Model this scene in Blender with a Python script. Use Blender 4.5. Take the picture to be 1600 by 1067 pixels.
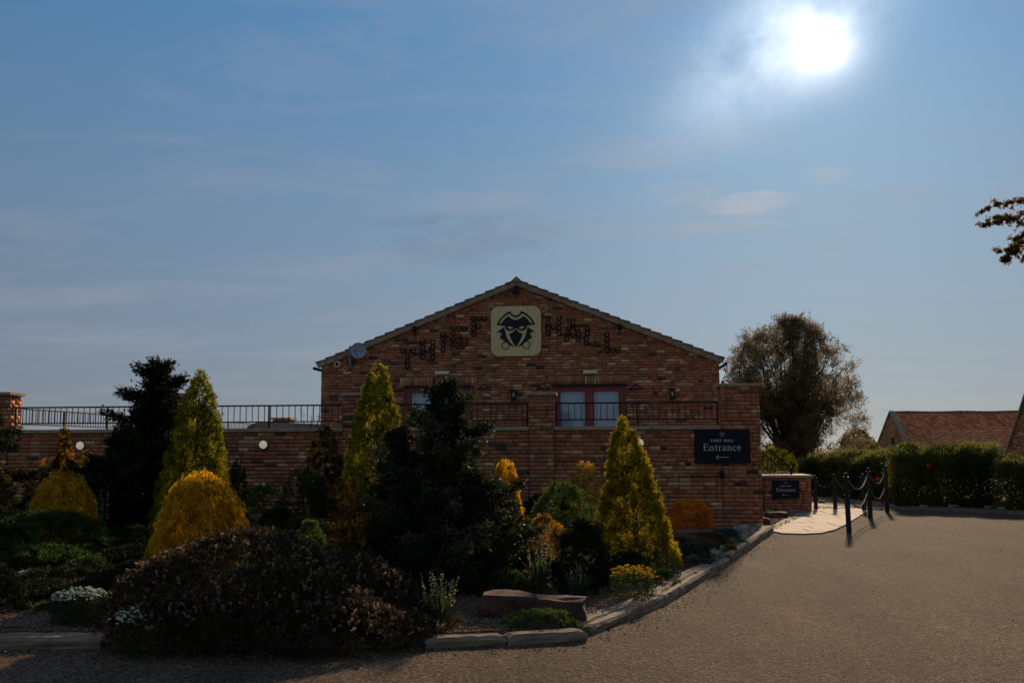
import bpy, bmesh, math, random
import numpy as np
from math import sin, cos, tan, atan, atan2, radians, pi, sqrt
from mathutils import Vector, Matrix

for o in list(bpy.data.objects): bpy.data.objects.remove(o)
scene = bpy.context.scene
col = scene.collection

# ------------------------------------------------------------ camera
F = 1556.0; YAW = radians(5.0); PITCH = atan((697.4-533.5)/F); ROLL = radians(.26)
fw = np.array([-sin(YAW)*cos(PITCH), cos(YAW)*cos(PITCH), sin(PITCH)])
r0 = np.array([cos(YAW), sin(YAW), 0.0]); u0 = np.cross(r0, fw)
rr = cos(ROLL)*r0 - sin(ROLL)*u0; uu = sin(ROLL)*r0 + cos(ROLL)*u0
CAM = np.array([0, 0, 1.6])
fh = np.array([-sin(YAW), cos(YAW), 0.0])
cam_d = bpy.data.cameras.new('camera'); cam = bpy.data.objects.new('camera', cam_d); col.objects.link(cam)
cam_d.sensor_width = 36; cam_d.lens = 36*F/1600; cam_d.clip_end = 2000; cam_d.clip_start = .1
cam.matrix_world = Matrix(((rr[0], uu[0], -fw[0], 0), (rr[1], uu[1], -fw[1], 0), (rr[2], uu[2], -fw[2], 1.6), (0, 0, 0, 1)))
scene.camera = cam

def at(x, y, Y=None, Z=None):
    """world point on the sight line through a photograph pixel at depth line Y or height Z"""
    d = fw + (x-800)/F*rr - (y-533.5)/F*uu
    t = Y/d[1] if Y is not None else (Z-1.6)/d[2]
    return CAM + t*d
def cf(lat, dep, z=0.0):
    return np.array([lat*r0[0]+dep*fh[0], lat*r0[1]+dep*fh[1], z])
def proj(p):
    v = np.array(p)-CAM; D = v@fw
    return 800+F*(v@rr)/D, 533.5-F*(v@uu)/D

# ------------------------------------------------------------ light
SUN_EL = radians(21.5); SUN_AZ = radians(13.1)       # azimuth clockwise from +Y
sun_dir = Vector((sin(SUN_AZ)*cos(SUN_EL), cos(SUN_AZ)*cos(SUN_EL), sin(SUN_EL)))
sl = bpy.data.lights.new('sun', 'SUN'); so = bpy.data.objects.new('sun', sl); col.objects.link(so)
sl.energy = 3.8; sl.angle = radians(2.5); sl.color = (1.0, .78, .52)
so.rotation_euler = (-sun_dir).to_track_quat('-Z', 'Y').to_euler()
scene.view_settings.view_transform = 'Standard'; scene.view_settings.look = 'None'
scene.view_settings.exposure = 0.28; scene.view_settings.gamma = 1.0

world = bpy.data.worlds.new('World'); scene.world = world; world.use_nodes = True
wn = world.node_tree.nodes; wl = world.node_tree.links
wn.clear()
def W(t, **k):
    n = wn.new(t)
    for a, b in k.items(): setattr(n, a, b)
    return n
sky = W('ShaderNodeTexSky', sky_type='NISHITA', sun_disc=False)
sky.sun_elevation = SUN_EL; sky.sun_rotation = SUN_AZ
sky.air_density = 1.0; sky.dust_density = 0.6; sky.ozone_density = 2.5; sky.altitude = 0
tc = W('ShaderNodeTexCoord')
nrm = W('ShaderNodeVectorMath', operation='NORMALIZE'); wl.new(tc.outputs['Generated'], nrm.inputs[0])
def wmath(op, a, b=None, clamp=False):
    n = W('ShaderNodeMath', operation=op); n.use_clamp = clamp
    for i, v in enumerate((a, b)):
        if v is None: continue
        if hasattr(v, 'links'): wl.new(v, n.inputs[i])
        else: n.inputs[i].default_value = v
    return n.outputs[0]
def wmix(f, a, b, mode='MIX'):
    n = W('ShaderNodeMix', data_type='RGBA', blend_type=mode)
    for k, v in ((0, f), (6, a), (7, b)):
        if hasattr(v, 'links'): wl.new(v, n.inputs[k])
        else: n.inputs[k].default_value = v if k == 0 else (*v, 1)
    return n.outputs[2]
dotn = W('ShaderNodeVectorMath', operation='DOT_PRODUCT'); wl.new(nrm.outputs[0], dotn.inputs[0]); dotn.inputs[1].default_value = sun_dir
ang = wmath('ARCCOSINE', wmath('MINIMUM', dotn.outputs['Value'], 1.0))
sep = W('ShaderNodeSeparateXYZ'); wl.new(nrm.outputs[0], sep.inputs[0])
# base blue: the sky texture, softened by thin high haze (values are radiance before the Background strength)
elev = wmath('MAXIMUM', sep.outputs['Z'], 0.0)
hz = W('ShaderNodeValToRGB'); wl.new(elev, hz.inputs[0])
cr = hz.color_ramp; cr.elements[0].position = 0.0; cr.elements[0].color = (.226, .248, .290, 1)
cr.elements[1].position = 1.0; cr.elements[1].color = (.16, .235, .37, 1)
for p_, c_ in ((.12, (.196, .252, .325)), (.24, (.150, .246, .362)), (.42, (.080, .212, .400))):
    e = cr.elements.new(p_); e.color = (*c_, 1)
hz_s = wmix(1.0, hz.outputs[0], (8.0, 8.0, 8.0), 'MULTIPLY')
base = wmix(.86, wmix(1.0, sky.outputs[0], (.28, .36, .42), 'MULTIPLY'), hz_s)
# brighter towards the sun, deeper blue away from it
away = W('ShaderNodeMapRange', clamp=True); wl.new(ang, away.inputs[0])
away.inputs[1].default_value = .10; away.inputs[2].default_value = .85; away.inputs[3].default_value = 1.16; away.inputs[4].default_value = .84
avec = W('ShaderNodeCombineXYZ')
wl.new(wmath('POWER', away.outputs[0], 1.1), avec.inputs[0]); wl.new(wmath('POWER', away.outputs[0], 1.15), avec.inputs[1]); wl.new(away.outputs[0], avec.inputs[2])
base = wmix(1.0, base, avec.outputs[0], 'MULTIPLY')
# thin cloud: stretched noise on a plane overhead
inv = wmath('DIVIDE', 1.0, wmath('ADD', elev, .10))
cx = wmath('MULTIPLY', sep.outputs['X'], inv); cy = wmath('MULTIPLY', sep.outputs['Y'], inv)
cmb = W('ShaderNodeCombineXYZ'); wl.new(cx, cmb.inputs[0]); wl.new(cy, cmb.inputs[1])
mp = W('ShaderNodeMapping'); wl.new(cmb.outputs[0], mp.inputs[0]); mp.inputs['Rotation'].default_value = (0, 0, radians(25)); mp.inputs['Scale'].default_value = (.8, 1.7, 1)
nz = W('ShaderNodeTexNoise'); wl.new(mp.outputs[0], nz.inputs['Vector']); nz.inputs['Scale'].default_value = 1.3; nz.inputs['Detail'].default_value = 7; nz.inputs['Roughness'].default_value = .55; nz.inputs['Distortion'].default_value = .5
veil = W('ShaderNodeMapRange', clamp=True, interpolation_type='SMOOTHSTEP'); wl.new(nz.outputs[0], veil.inputs[0])
veil.inputs[1].default_value = .44; veil.inputs[2].default_value = .76; veil.inputs[4].default_value = .42
base = wmix(veil.outputs[0], base, (2.35, 2.45, 2.85))
# small cloud banks low in the sky, each where it hangs
def bank(px, py, wx, wy, amt, c):
    global base
    d = at(px, py, Y=100)-CAM; d = Vector(d).normalized()
    ex = Vector((cos(SUN_AZ), -sin(SUN_AZ), 0)); ez = ex.cross(d).normalized()
    if ez.z < 0: ez = -ez
    ux = W('ShaderNodeVectorMath', operation='DOT_PRODUCT'); wl.new(nrm.outputs[0], ux.inputs[0]); ux.inputs[1].default_value = ex
    uz = W('ShaderNodeVectorMath', operation='DOT_PRODUCT'); wl.new(nrm.outputs[0], uz.inputs[0]); uz.inputs[1].default_value = ez
    a = wmath('DIVIDE', wmath('SUBTRACT', ux.outputs['Value'], d.dot(ex)), wx)
    b = wmath('DIVIDE', wmath('SUBTRACT', uz.outputs['Value'], d.dot(ez)), wy)
    q = wmath('ADD', wmath('MULTIPLY', a, a), wmath('MULTIPLY', b, b))
    mz = W('ShaderNodeMapping'); wl.new(nrm.outputs[0], mz.inputs[0]); mz.inputs['Scale'].default_value = (1, 1, 3.2); n2 = W('ShaderNodeTexNoise'); wl.new(mz.outputs[0], n2.inputs['Vector']); n2.inputs['Distortion'].default_value = .8; n2.inputs['Scale'].default_value = 15; n2.inputs['Detail'].default_value = 6
    q = wmath('ADD', q, wmath('MULTIPLY', wmath('SUBTRACT', n2.outputs[0], .5), 4.5))
    m = W('ShaderNodeMapRange', clamp=True, interpolation_type='SMOOTHSTEP'); wl.new(q, m.inputs[0])
    m.inputs[1].default_value = 1.5; m.inputs[2].default_value = -.2; m.inputs[4].default_value = amt
    base = wmix(m.outputs[0], base, c)
bank(1178, 317, .044, .0115, .80, (3.3, 3.35, 3.55))
bank(1075, 303, .044, .012, .42, (2.9, 3.0, 3.3))
bank(1140, 352, .060, .0065, .34, (2.8, 2.95, 3.25))
bank(1292, 273, .022, .009, .48, (3.0, 3.1, 3.4))
bank(1040, 235, .100, .018, .30, (2.6, 2.75, 3.2))
bank(730, 318, .090, .012, .28, (2.4, 2.55, 3.0))
bank(740, 372, .085, .022, .34, (1.25, 1.55, 2.2))
bank(640, 345, .040, .008, .30, (1.2, 1.5, 2.1))
bank(470, 100, .120, .030, .22, (1.7, 2.15, 3.0))
# the sun itself, blurred by the cloud in front of it
nz3 = W('ShaderNodeTexNoise'); wl.new(nrm.outputs[0], nz3.inputs['Vector']); nz3.inputs['Scale'].default_value = 9; nz3.inputs['Detail'].default_value = 7; nz3.inputs['Roughness'].default_value = .6
def gauss(sig, amp):
    q = wmath('DIVIDE', ang, sig)
    return wmath('MULTIPLY', wmath('EXPONENT', wmath('MULTIPLY', wmath('MULTIPLY', q, q), -1.0)), amp)
cl = W('ShaderNodeMapRange', clamp=True, interpolation_type='SMOOTHSTEP'); wl.new(nz3.outputs[0], cl.inputs[0])
cl.inputs[1].default_value = .30; cl.inputs[2].default_value = .66; cl.inputs[3].default_value = .15; cl.inputs[4].default_value = 1.0
core = wmath('MULTIPLY', gauss(.0195, 9.0), wmath('ADD', wmath('MULTIPLY', cl.outputs[0], 1.0), .25))
# cloud patch stretched up and to the left of the sun
cd = Vector(at(1238, 42, Y=100)-CAM).normalized()
ex = Vector((cos(SUN_AZ), -sin(SUN_AZ), 0)); ez = (ex.cross(cd)).normalized()
if ez.z < 0: ez = -ez
s1 = (ex*.82-ez*-.57).normalized(); s2 = (ex*-.57+ez*.82).normalized()
def dotc(v):
    n = W('ShaderNodeVectorMath', operation='DOT_PRODUCT'); wl.new(nrm.outputs[0], n.inputs[0]); n.inputs[1].default_value = v
    return wmath('SUBTRACT', n.outputs['Value'], cd.dot(v))
a_ = wmath('DIVIDE', dotc(s1), .095); b_ = wmath('DIVIDE', dotc(s2), .046)
patch = wmath('EXPONENT', wmath('MULTIPLY', wmath('ADD', wmath('MULTIPLY', a_, a_), wmath('MULTIPLY', b_, b_)), -1.0))
patch = wmath('MULTIPLY', wmath('MULTIPLY', patch, cl.outputs[0]), 4.6)
halo = wmath('ADD', gauss(.038, 3.0), gauss(.17, .26))
tot = wmath('ADD', wmath('ADD', wmath('MULTIPLY', core, 1.0), patch), halo)
gl = W('ShaderNodeVectorMath', operation='SCALE'); gl.inputs[0].default_value = (1.0, .97, .95); wl.new(tot, gl.inputs['Scale'])
base = wmix(1.0, base, gl.outputs[0], 'ADD')
bg = W('ShaderNodeBackground'); bg.inputs['Strength'].default_value = .119; wl.new(base, bg.inputs['Color'])
wo = W('ShaderNodeOutputWorld'); wl.new(bg.outputs[0], wo.inputs[0])

# ------------------------------------------------------------ materials
def mat(name, c=(.5, .5, .5), rough=.8, metal=0.0, c2=None, nscale=6, detail=4, bump=0.0, bscale=40, spec=.3, stretch=None, pos='obj', extra=None):
    m = bpy.data.materials.new(name); m.use_nodes = True
    nt = m.node_tree; b = nt.nodes['Principled BSDF']
    b.inputs['Roughness'].default_value = rough; b.inputs['Metallic'].default_value = metal
    b.inputs['Specular IOR Level'].default_value = spec
    b.inputs['Base Color'].default_value = (*c, 1)
    g = nt.nodes.new('ShaderNodeNewGeometry') if pos == 'world' else nt.nodes.new('ShaderNodeTexCoord')
    v = g.outputs['Position'] if pos == 'world' else g.outputs['Object']
    if stretch:
        mp = nt.nodes.new('ShaderNodeMapping'); mp.inputs['Scale'].default_value = stretch
        nt.links.new(v, mp.inputs[0]); v = mp.outputs[0]
    if c2 is not None:
        n = nt.nodes.new('ShaderNodeTexNoise'); n.inputs['Scale'].default_value = nscale; n.inputs['Detail'].default_value = detail; n.inputs['Roughness'].default_value = .65
        nt.links.new(v, n.inputs['Vector'])
        r = nt.nodes.new('ShaderNodeValToRGB'); r.color_ramp.elements[0].position = .36; r.color_ramp.elements[1].position = .64
        r.color_ramp.elements[0].color = (*c, 1); r.color_ramp.elements[1].color = (*c2, 1)
        nt.links.new(n.outputs[0], r.inputs[0]); nt.links.new(r.outputs[0], b.inputs['Base Color'])
    if bump:
        n = nt.nodes.new('ShaderNodeTexNoise'); n.inputs['Scale'].default_value = bscale; n.inputs['Detail'].default_value = 6
        nt.links.new(v, n.inputs['Vector'])
        bp = nt.nodes.new('ShaderNodeBump'); bp.inputs['Strength'].default_value = bump; bp.inputs['Distance'].default_value = .01
        nt.links.new(n.outputs[0], bp.inputs['Height']); nt.links.new(bp.outputs[0], b.inputs['Normal'])
    return m

def brick_mat():
    m = bpy.data.materials.new('brick'); m.use_nodes = True
    nt = m.node_tree; b = nt.nodes['Principled BSDF']; N = nt.nodes.new; L = nt.links.new
    b.inputs['Roughness'].default_value = .9; b.inputs['Specular IOR Level'].default_value = .2
    a = N('ShaderNodeAttribute'); a.attribute_name = 'tone'
    g = N('ShaderNodeNewGeometry')
    n = N('ShaderNodeTexNoise'); n.inputs['Scale'].default_value = 14; n.inputs['Detail'].default_value = 5; n.inputs['Roughness'].default_value = .7; L(g.outputs['Position'], n.inputs['Vector'])
    mr = N('ShaderNodeMapRange'); mr.inputs[1].default_value = .3; mr.inputs[2].default_value = .7; mr.inputs[3].default_value = .55; mr.inputs[4].default_value = 1.4; L(n.outputs[0], mr.inputs[0])
    mx = N('ShaderNodeMix'); mx.data_type = 'RGBA'; mx.blend_type = 'MULTIPLY'; mx.inputs[0].default_value = 1; L(a.outputs['Color'], mx.inputs[6]); L(mr.outputs[0], mx.inputs[7])
    # soot and pale bloom in patches
    n2 = N('ShaderNodeTexNoise'); n2.inputs['Scale'].default_value = 5.5; n2.inputs['Detail'].default_value = 4; L(g.outputs['Position'], n2.inputs['Vector'])
    r2 = N('ShaderNodeMapRange'); r2.inputs[1].default_value = .62; r2.inputs[2].default_value = .80; r2.inputs[4].default_value = .55; L(n2.outputs[0], r2.inputs[0])
    m2 = N('ShaderNodeMix'); m2.data_type = 'RGBA'; L(r2.outputs[0], m2.inputs[0]); L(mx.outputs[2], m2.inputs[6]); m2.inputs[7].default_value = (.05, .034, .028, 1)
    n3 = N('ShaderNodeTexNoise'); n3.inputs['Scale'].default_value = 30; n3.inputs['Detail'].default_value = 3; L(g.outputs['Position'], n3.inputs['Vector'])
    r3 = N('ShaderNodeMapRange'); r3.inputs[1].default_value = .62; r3.inputs[2].default_value = .75; r3.inputs[4].default_value = .45; L(n3.outputs[0], r3.inputs[0])
    m3 = N('ShaderNodeMix'); m3.data_type = 'RGBA'; L(r3.outputs[0], m3.inputs[0]); L(m2.outputs[2], m3.inputs[6]); m3.inputs[7].default_value = (.40, .30, .23, 1)
    L(m3.outputs[2], b.inputs['Base Color'])
    bp = N('ShaderNodeBump'); bp.inputs['Strength'].default_value = .7; bp.inputs['Distance'].default_value = .012; L(n3.outputs[0], bp.inputs['Height']); L(bp.outputs[0], b.inputs['Normal'])
    return m

def leaf_mat(name, cols, trans=.35, rough=.6):
    """cols: three leaf colours picked by each sprig's own tint"""
    m = bpy.data.materials.new(name); m.use_nodes = True
    nt = m.node_tree; b = nt.nodes['Principled BSDF']; N = nt.nodes.new; L = nt.links.new
    b.inputs['Roughness'].default_value = rough; b.inputs['Specular IOR Level'].default_value = .05
    a = N('ShaderNodeAttribute'); a.attribute_name = 'tint'
    r = N('ShaderNodeValToRGB'); L(a.outputs['Fac'], r.inputs[0])
    e = r.color_ramp.elements; e[0].position = .12; e[0].color = (*cols[0], 1); e[1].position = .9; e[1].color = (*cols[2], 1)
    k = e.new(.5); k.color = (*cols[1], 1)
    L(r.outputs[0], b.inputs['Base Color'])
    t = N('ShaderNodeBsdfTranslucent'); L(r.outputs[0], t.inputs[0])
    s = N('ShaderNodeMixShader'); s.inputs[0].default_value = trans
    L(b.outputs[0], s.inputs[1]); L(t.outputs[0], s.inputs[2])
    L(s.outputs[0], nt.nodes['Material Output'].inputs[0])
    return m

M = {}
M['brick'] = brick_mat()
M['mortar'] = mat('mortar', (.15, .085, .050), .95, c2=(.25, .155, .092), nscale=9, bump=.4, pos='world')
M['coping'] = mat('coping_stone', (.50, .34, .19), .85, c2=(.34, .22, .12), nscale=5, bump=.3, pos='world')
M['verge'] = mat('verge_tile', (.40, .275, .165), .9, c2=(.25, .16, .095), nscale=7, bump=.4, pos='world')
M['rooftile'] = mat('clay_tile', (.20, .085, .055), .85, c2=(.11, .055, .04), nscale=1.2, bump=.3, bscale=12, pos='world')
M['pantile'] = mat('pantile', (.40, .145, .080), .8, c2=(.22, .080, .050), nscale=1.6, bump=.2, pos='world')
M['iron'] = mat('black_iron', (.012, .011, .011), .5, .3, bump=.1)
M['rust'] = mat('rusty_iron', (.018, .012, .009), .8, .2, c2=(.010, .008, .007), nscale=20)
M['door'] = mat('red_brown_joinery', (.38, .060, .030), .5, c2=(.28, .046, .024), nscale=8, stretch=(1, 1, .2), spec=.4)
M['lamp'] = mat('lit_diffuser', (.8, .72, .55), .4); M['lamp'].node_tree.nodes['Principled BSDF'].inputs['Emission Color'].default_value = (1, .86, .6, 1); M['lamp'].node_tree.nodes['Principled BSDF'].inputs['Emission Strength'].default_value = .22
M['white'] = mat('white_plastic', (.82, .73, .54), .4, c2=(.72, .64, .46), nscale=3)
M['cream'] = mat('cream_plastic', (.80, .70, .44), .5)
M['grey'] = mat('grey_metal', (.20, .20, .20), .45, .4, c2=(.15, .15, .15), nscale=10)
M['dishm'] = mat('dish_grey', (.32, .34, .36), .5)
M['board'] = mat('cream_board', (.86, .60, .25), .7, c2=(.74, .50, .20), nscale=2.5, stretch=(3, 1, .5))
M['ink'] = mat('black_paint', (.014, .011, .012), .6)
M['signblack'] = mat('sign_panel', (.010, .012, .012), .6, c2=(.013, .015, .015), nscale=3, spec=.15)
M['lettering'] = mat('sign_lettering', (.60, .56, .50), .6)
M['path'] = mat('sandstone_flag', (.52, .36, .245), .85, c2=(.37, .25, .165), nscale=2.2, bump=.3, bscale=30, pos='world')
M['sleeper'] = mat('weathered_oak', (.36, .24, .145), .95, c2=(.11, .068, .040), nscale=3, detail=8, bump=1.0, bscale=10, stretch=(1, 9, 6))
M['rock'] = mat('dark_red_stone', (.15, .055, .030), .95, c2=(.050, .026, .018), nscale=4, bump=.9, bscale=14)
M['palerock'] = mat('pale_stone', (.34, .28, .21), .9, c2=(.20, .155, .11), nscale=5, bump=.5)
M['wood'] = mat('black_stained_post', (.018, .015, .013), .75, c2=(.030, .024, .019), nscale=6, bump=.5, bscale=20, stretch=(4, 4, .5))
M['chain'] = mat('galvanised_chain', (.13, .105, .08), .75, .3)
M['bark'] = mat('bark', (.085, .060, .042), .95, c2=(.045, .032, .024), nscale=8, bump=.6)
M['paving'] = mat('terrace_slab', (.24, .20, .16), .9, c2=(.18, .15, .12), nscale=1.2)
M['curtain'] = mat('pale_blind', (.80, .84, .88), .9, c2=(.68, .72, .76), nscale=2, stretch=(6, 6, .4))
M['interior'] = mat('dark_room', (.03, .028, .026), .9)
M['barnbrick'] = brick_mat(); M['barnbrick'].name = 'old_brick'

gm = bpy.data.materials.new('window_glass'); gm.use_nodes = True
nt = gm.node_tree; nt.nodes.clear()
g1 = nt.nodes.new('ShaderNodeBsdfGlossy'); g1.inputs['Roughness'].default_value = .03; g1.inputs[0].default_value = (.9, .95, 1, 1)
g2 = nt.nodes.new('ShaderNodeBsdfTransparent'); g2.inputs[0].default_value = (.97, .98, .98, 1)
fr = nt.nodes.new('ShaderNodeFresnel'); fr.inputs[0].default_value = 1.6
ms = nt.nodes.new('ShaderNodeMixShader'); go = nt.nodes.new('ShaderNodeOutputMaterial')
nt.links.new(fr.outputs[0], ms.inputs[0]); nt.links.new(g2.outputs[0], ms.inputs[1]); nt.links.new(g1.outputs[0], ms.inputs[2]); nt.links.new(ms.outputs[0], go.inputs[0])
M['glass'] = gm

def ground_mat(name, a, b_, c, big, stone=160., bumps=.5):
    m = bpy.data.materials.new(name); m.use_nodes = True
    nt = m.node_tree; B = nt.nodes['Principled BSDF']; N = nt.nodes.new; L = nt.links.new
    B.inputs['Roughness'].default_value = .92; B.inputs['Specular IOR Level'].default_value = .04
    g = N('ShaderNodeNewGeometry')
    v = N('ShaderNodeTexVoronoi'); v.inputs['Scale'].default_value = stone; L(g.outputs['Position'], v.inputs['Vector'])
    sp = N('ShaderNodeSeparateXYZ'); L(v.outputs['Color'], sp.inputs[0])
    r = N('ShaderNodeValToRGB'); L(sp.outputs[0], r.inputs[0])
    e = r.color_ramp.elements; e[0].color = (*a, 1); e[1].color = (*c, 1); k = e.new(.55); k.color = (*b_, 1)
    v2 = N('ShaderNodeTexVoronoi'); v2.inputs['Scale'].default_value = stone*.36; L(g.outputs['Position'], v2.inputs['Vector'])
    sp2 = N('ShaderNodeSeparateXYZ'); L(v2.outputs['Color'], sp2.inputs[0])
    mv = N('ShaderNodeMapRange'); L(sp2.outputs[1], mv.inputs[0]); mv.inputs[3].default_value = .62; mv.inputs[4].default_value = 1.38
    m0 = N('ShaderNodeMix'); m0.data_type = 'RGBA'; m0.blend_type = 'MULTIPLY'; m0.inputs[0].default_value = 1; L(r.outputs[0], m0.inputs[6]); L(mv.outputs[0], m0.inputs[7])
    n = N('ShaderNodeTexNoise'); n.inputs['Scale'].default_value = .55; n.inputs['Detail'].default_value = 6; n.inputs['Roughness'].default_value = .6
    mp = N('ShaderNodeMapping'); mp.inputs['Rotation'].default_value = (0, 0, .45); mp.inputs['Scale'].default_value = (1.5, .45, 1); L(g.outputs['Position'], mp.inputs[0]); L(mp.outputs[0], n.inputs['Vector'])
    mr = N('ShaderNodeMapRange'); mr.inputs[1].default_value = .32; mr.inputs[2].default_value = .68; mr.inputs[3].default_value = 1-big; mr.inputs[4].default_value = 1+big; L(n.outputs[0], mr.inputs[0])
    m1 = N('ShaderNodeMix'); m1.data_type = 'RGBA'; m1.blend_type = 'MULTIPLY'; m1.inputs[0].default_value = 1; L(m0.outputs[2], m1.inputs[6]); L(mr.outputs[0], m1.inputs[7])
    L(m1.outputs[2], B.inputs['Base Color'])
    bp = N('ShaderNodeBump'); bp.inputs['Strength'].default_value = bumps; bp.inputs['Distance'].default_value = .008; L(v2.outputs['Distance'], bp.inputs['Height']); L(bp.outputs[0], B.inputs['Normal'])
    return m
M['drive'] = ground_mat('bound_gravel', (.022, .012, .007), (.086, .052, .031), (.235, .15, .092), .32, stone=100., bumps=.6)
M['soil'] = ground_mat('gravel_mulch', (.035, .018, .010), (.10, .050, .028), (.21, .115, .065), .3, stone=60, bumps=1.0)
M['verge_gravel'] = ground_mat('loose_gravel', (.10, .066, .042), (.23, .155, .10), (.40, .28, .19), .2, stone=50, bumps=1.0)
M['grass'] = mat('field_grass', (.06, .08, .025), .95, c2=(.10, .10, .04), nscale=.3, pos='world')

# ------------------------------------------------------------ builders
def tag(o, label=None, cat=None, group=None, kind=None):
    if label: o['label'] = label
    if cat: o['category'] = cat
    if group: o['group'] = group
    if kind: o['kind'] = kind
    return o
def empty(name, loc=(0, 0, 0), rz=0, label=None, cat=None, group=None):
    o = bpy.data.objects.new(name, None); col.objects.link(o); o.location = loc; o.rotation_euler = (0, 0, rz)
    o.empty_display_size = .1
    return tag(o, label, cat, group)
def link(name, me, m=None, parent=None):
    o = bpy.data.objects.new(name, me); col.objects.link(o)
    if m is not None and not me.materials: me.materials.append(m)
    if parent is not None: o.parent = parent
    return o
class MB:
    """collects verts and faces for ONE mesh"""
    def __init__(s): s.v = []; s.f = []
    def add(s, vs, fs):
        n = len(s.v); s.v += [tuple(p) for p in vs]; s.f += [tuple(i+n for i in f) for f in fs]
    def box(s, x0, x1, y0, y1, z0, z1, j=0, rng=random):
        vs = [(x, y, z) for z in (z0, z1) for y in (y0, y1) for x in (x0, x1)]
        if j: vs = [tuple(c+rng.uniform(-j, j) for c in p) for p in vs]
        s.add(vs, [(0, 2, 3, 1), (4, 5, 7, 6), (0, 1, 5, 4), (2, 6, 7, 3), (0, 4, 6, 2), (1, 3, 7, 5)])
    def beam(s, a, b, w, h=None, up=(0, 0, 1)):
        h = h or w; a = Vector(a); b = Vector(b); d = (b-a).normalized(); u = Vector(up)
        if abs(d.dot(u)) > .99: u = Vector((0, 1, 0))
        x = d.cross(u).normalized()*w/2; y = x.cross(d).normalized()*h/2
        vs = [p+i*x+j*y for p in (a, b) for i, j in ((-1, -1), (1, -1), (1, 1), (-1, 1))]
        s.add(vs, [(3, 2, 1, 0), (4, 5, 6, 7), (0, 1, 5, 4), (1, 2, 6, 5), (2, 3, 7, 6), (3, 0, 4, 7)])
    def tube(s, pts, rads, n=6, cap=True):
        pts = [Vector(p) for p in pts]
        if not hasattr(rads, '__len__'): rads = [rads]*len(pts)
        rings = []; base = len(s.v); ref = Vector((.31, .17, .93))
        for i, p in enumerate(pts):
            d = (pts[min(i+1, len(pts)-1)]-pts[max(i-1, 0)]).normalized()
            r_ = ref if abs(d.dot(ref)) < .95 else Vector((1, 0, 0))
            x = d.cross(r_).normalized(); y = d.cross(x)
            for k in range(n):
                t = 2*pi*k/n; s.v.append(tuple(p+(x*cos(t)+y*sin(t))*rads[i]))
        for i in range(len(pts)-1):
            for k in range(n):
                a = base+i*n+k; b = base+i*n+(k+1) % n
                s.f.append((a, b, b+n, a+n))
        if cap:
            s.f.append(tuple(base+k for k in range(n))[::-1]); s.f.append(tuple(base+(len(pts)-1)*n+k for k in range(n)))
    def lathe(s, prof, n=16, c=(0, 0, 0), axis='z'):
        base = len(s.v)
        for r_, z in prof:
            for k in range(n):
                t = 2*pi*k/n
                if axis == 'z': s.v.append((c[0]+r_*cos(t), c[1]+r_*sin(t), c[2]+z))
                else: s.v.append((c[0]+r_*cos(t), c[1]+z, c[2]+r_*sin(t)))
        for i in range(len(prof)-1):
            for k in range(n):
                a = base+i*n+k; b = base+i*n+(k+1) % n
                s.f.append((a, b, b+n, a+n))
        s.f.append(tuple(base+k for k in range(n))); s.f.append(tuple(base+(len(prof)-1)*n+k for k in range(n)))
    def prism(s, poly, z0, z1):
        n = len(poly); b = len(s.v)
        s.v += [(p[0], p[1], z0) for p in poly]+[(p[0], p[1], z1) for p in poly]
        s.f.append(tuple(b+i for i in range(n))[::-1]); s.f.append(tuple(b+n+i for i in range(n)))
        for i in range(n): s.f.append((b+i, b+(i+1) % n, b+n+(i+1) % n, b+n+i))
    def prism_y(s, poly, y0, y1):
        n = len(poly); b = len(s.v)
        s.v += [(p[0], y0, p[1]) for p in poly]+[(p[0], y1, p[1]) for p in poly]
        s.f.append(tuple(b+i for i in range(n))); s.f.append(tuple(b+n+i for i in range(n))[::-1])
        for i in range(n): s.f.append((b+i, b+n+i, b+n+(i+1) % n, b+(i+1) % n))
    def mesh(s, name, m=None, fix=True, smooth=False):
        me = bpy.data.meshes.new(name); me.from_pydata(s.v, [], s.f)
        if fix:
            bm = bmesh.new(); bm.from_mesh(me); bmesh.ops.recalc_face_normals(bm, faces=bm.faces); bm.to_mesh(me); bm.free()
        if m is not None: me.materials.append(m)
        if smooth: me.polygons.foreach_set('use_smooth', [True]*len(me.polygons))
        me.update(); return me
    def build(s, name, m=None, parent=None, fix=True, smooth=False, bevel=0):
        o = link(name, s.mesh(name, m, fix, smooth), None, parent)
        if bevel:
            b = o.modifiers.new('bevel', 'BEVEL'); b.width = bevel; b.segments = 2; b.limit_method = 'ANGLE'
        return o

def np_mesh(name, V, Fc, m, tint=None, tone=None):
    V = np.ascontiguousarray(V, np.float32); Fc = np.ascontiguousarray(Fc, np.int32); k = Fc.shape[1]
    me = bpy.data.meshes.new(name)
    me.vertices.add(len(V)); me.vertices.foreach_set('co', V.ravel())
    me.loops.add(Fc.size); me.loops.foreach_set('vertex_index', Fc.ravel())
    me.polygons.add(len(Fc)); me.polygons.foreach_set('loop_start', np.arange(0, Fc.size, k, dtype=np.int32))
    me.update(calc_edges=True)
    if tint is not None:
        a = me.attributes.new('tint', 'FLOAT', 'POINT'); a.data.foreach_set('value', np.ascontiguousarray(tint, np.float32))
    if tone is not None:
        a = me.attributes.new('tone', 'FLOAT_COLOR', 'POINT'); a.data.foreach_set('color', np.ascontiguousarray(tone, np.float32).ravel())
    if m is not None: me.materials.append(m)
    return me

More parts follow.
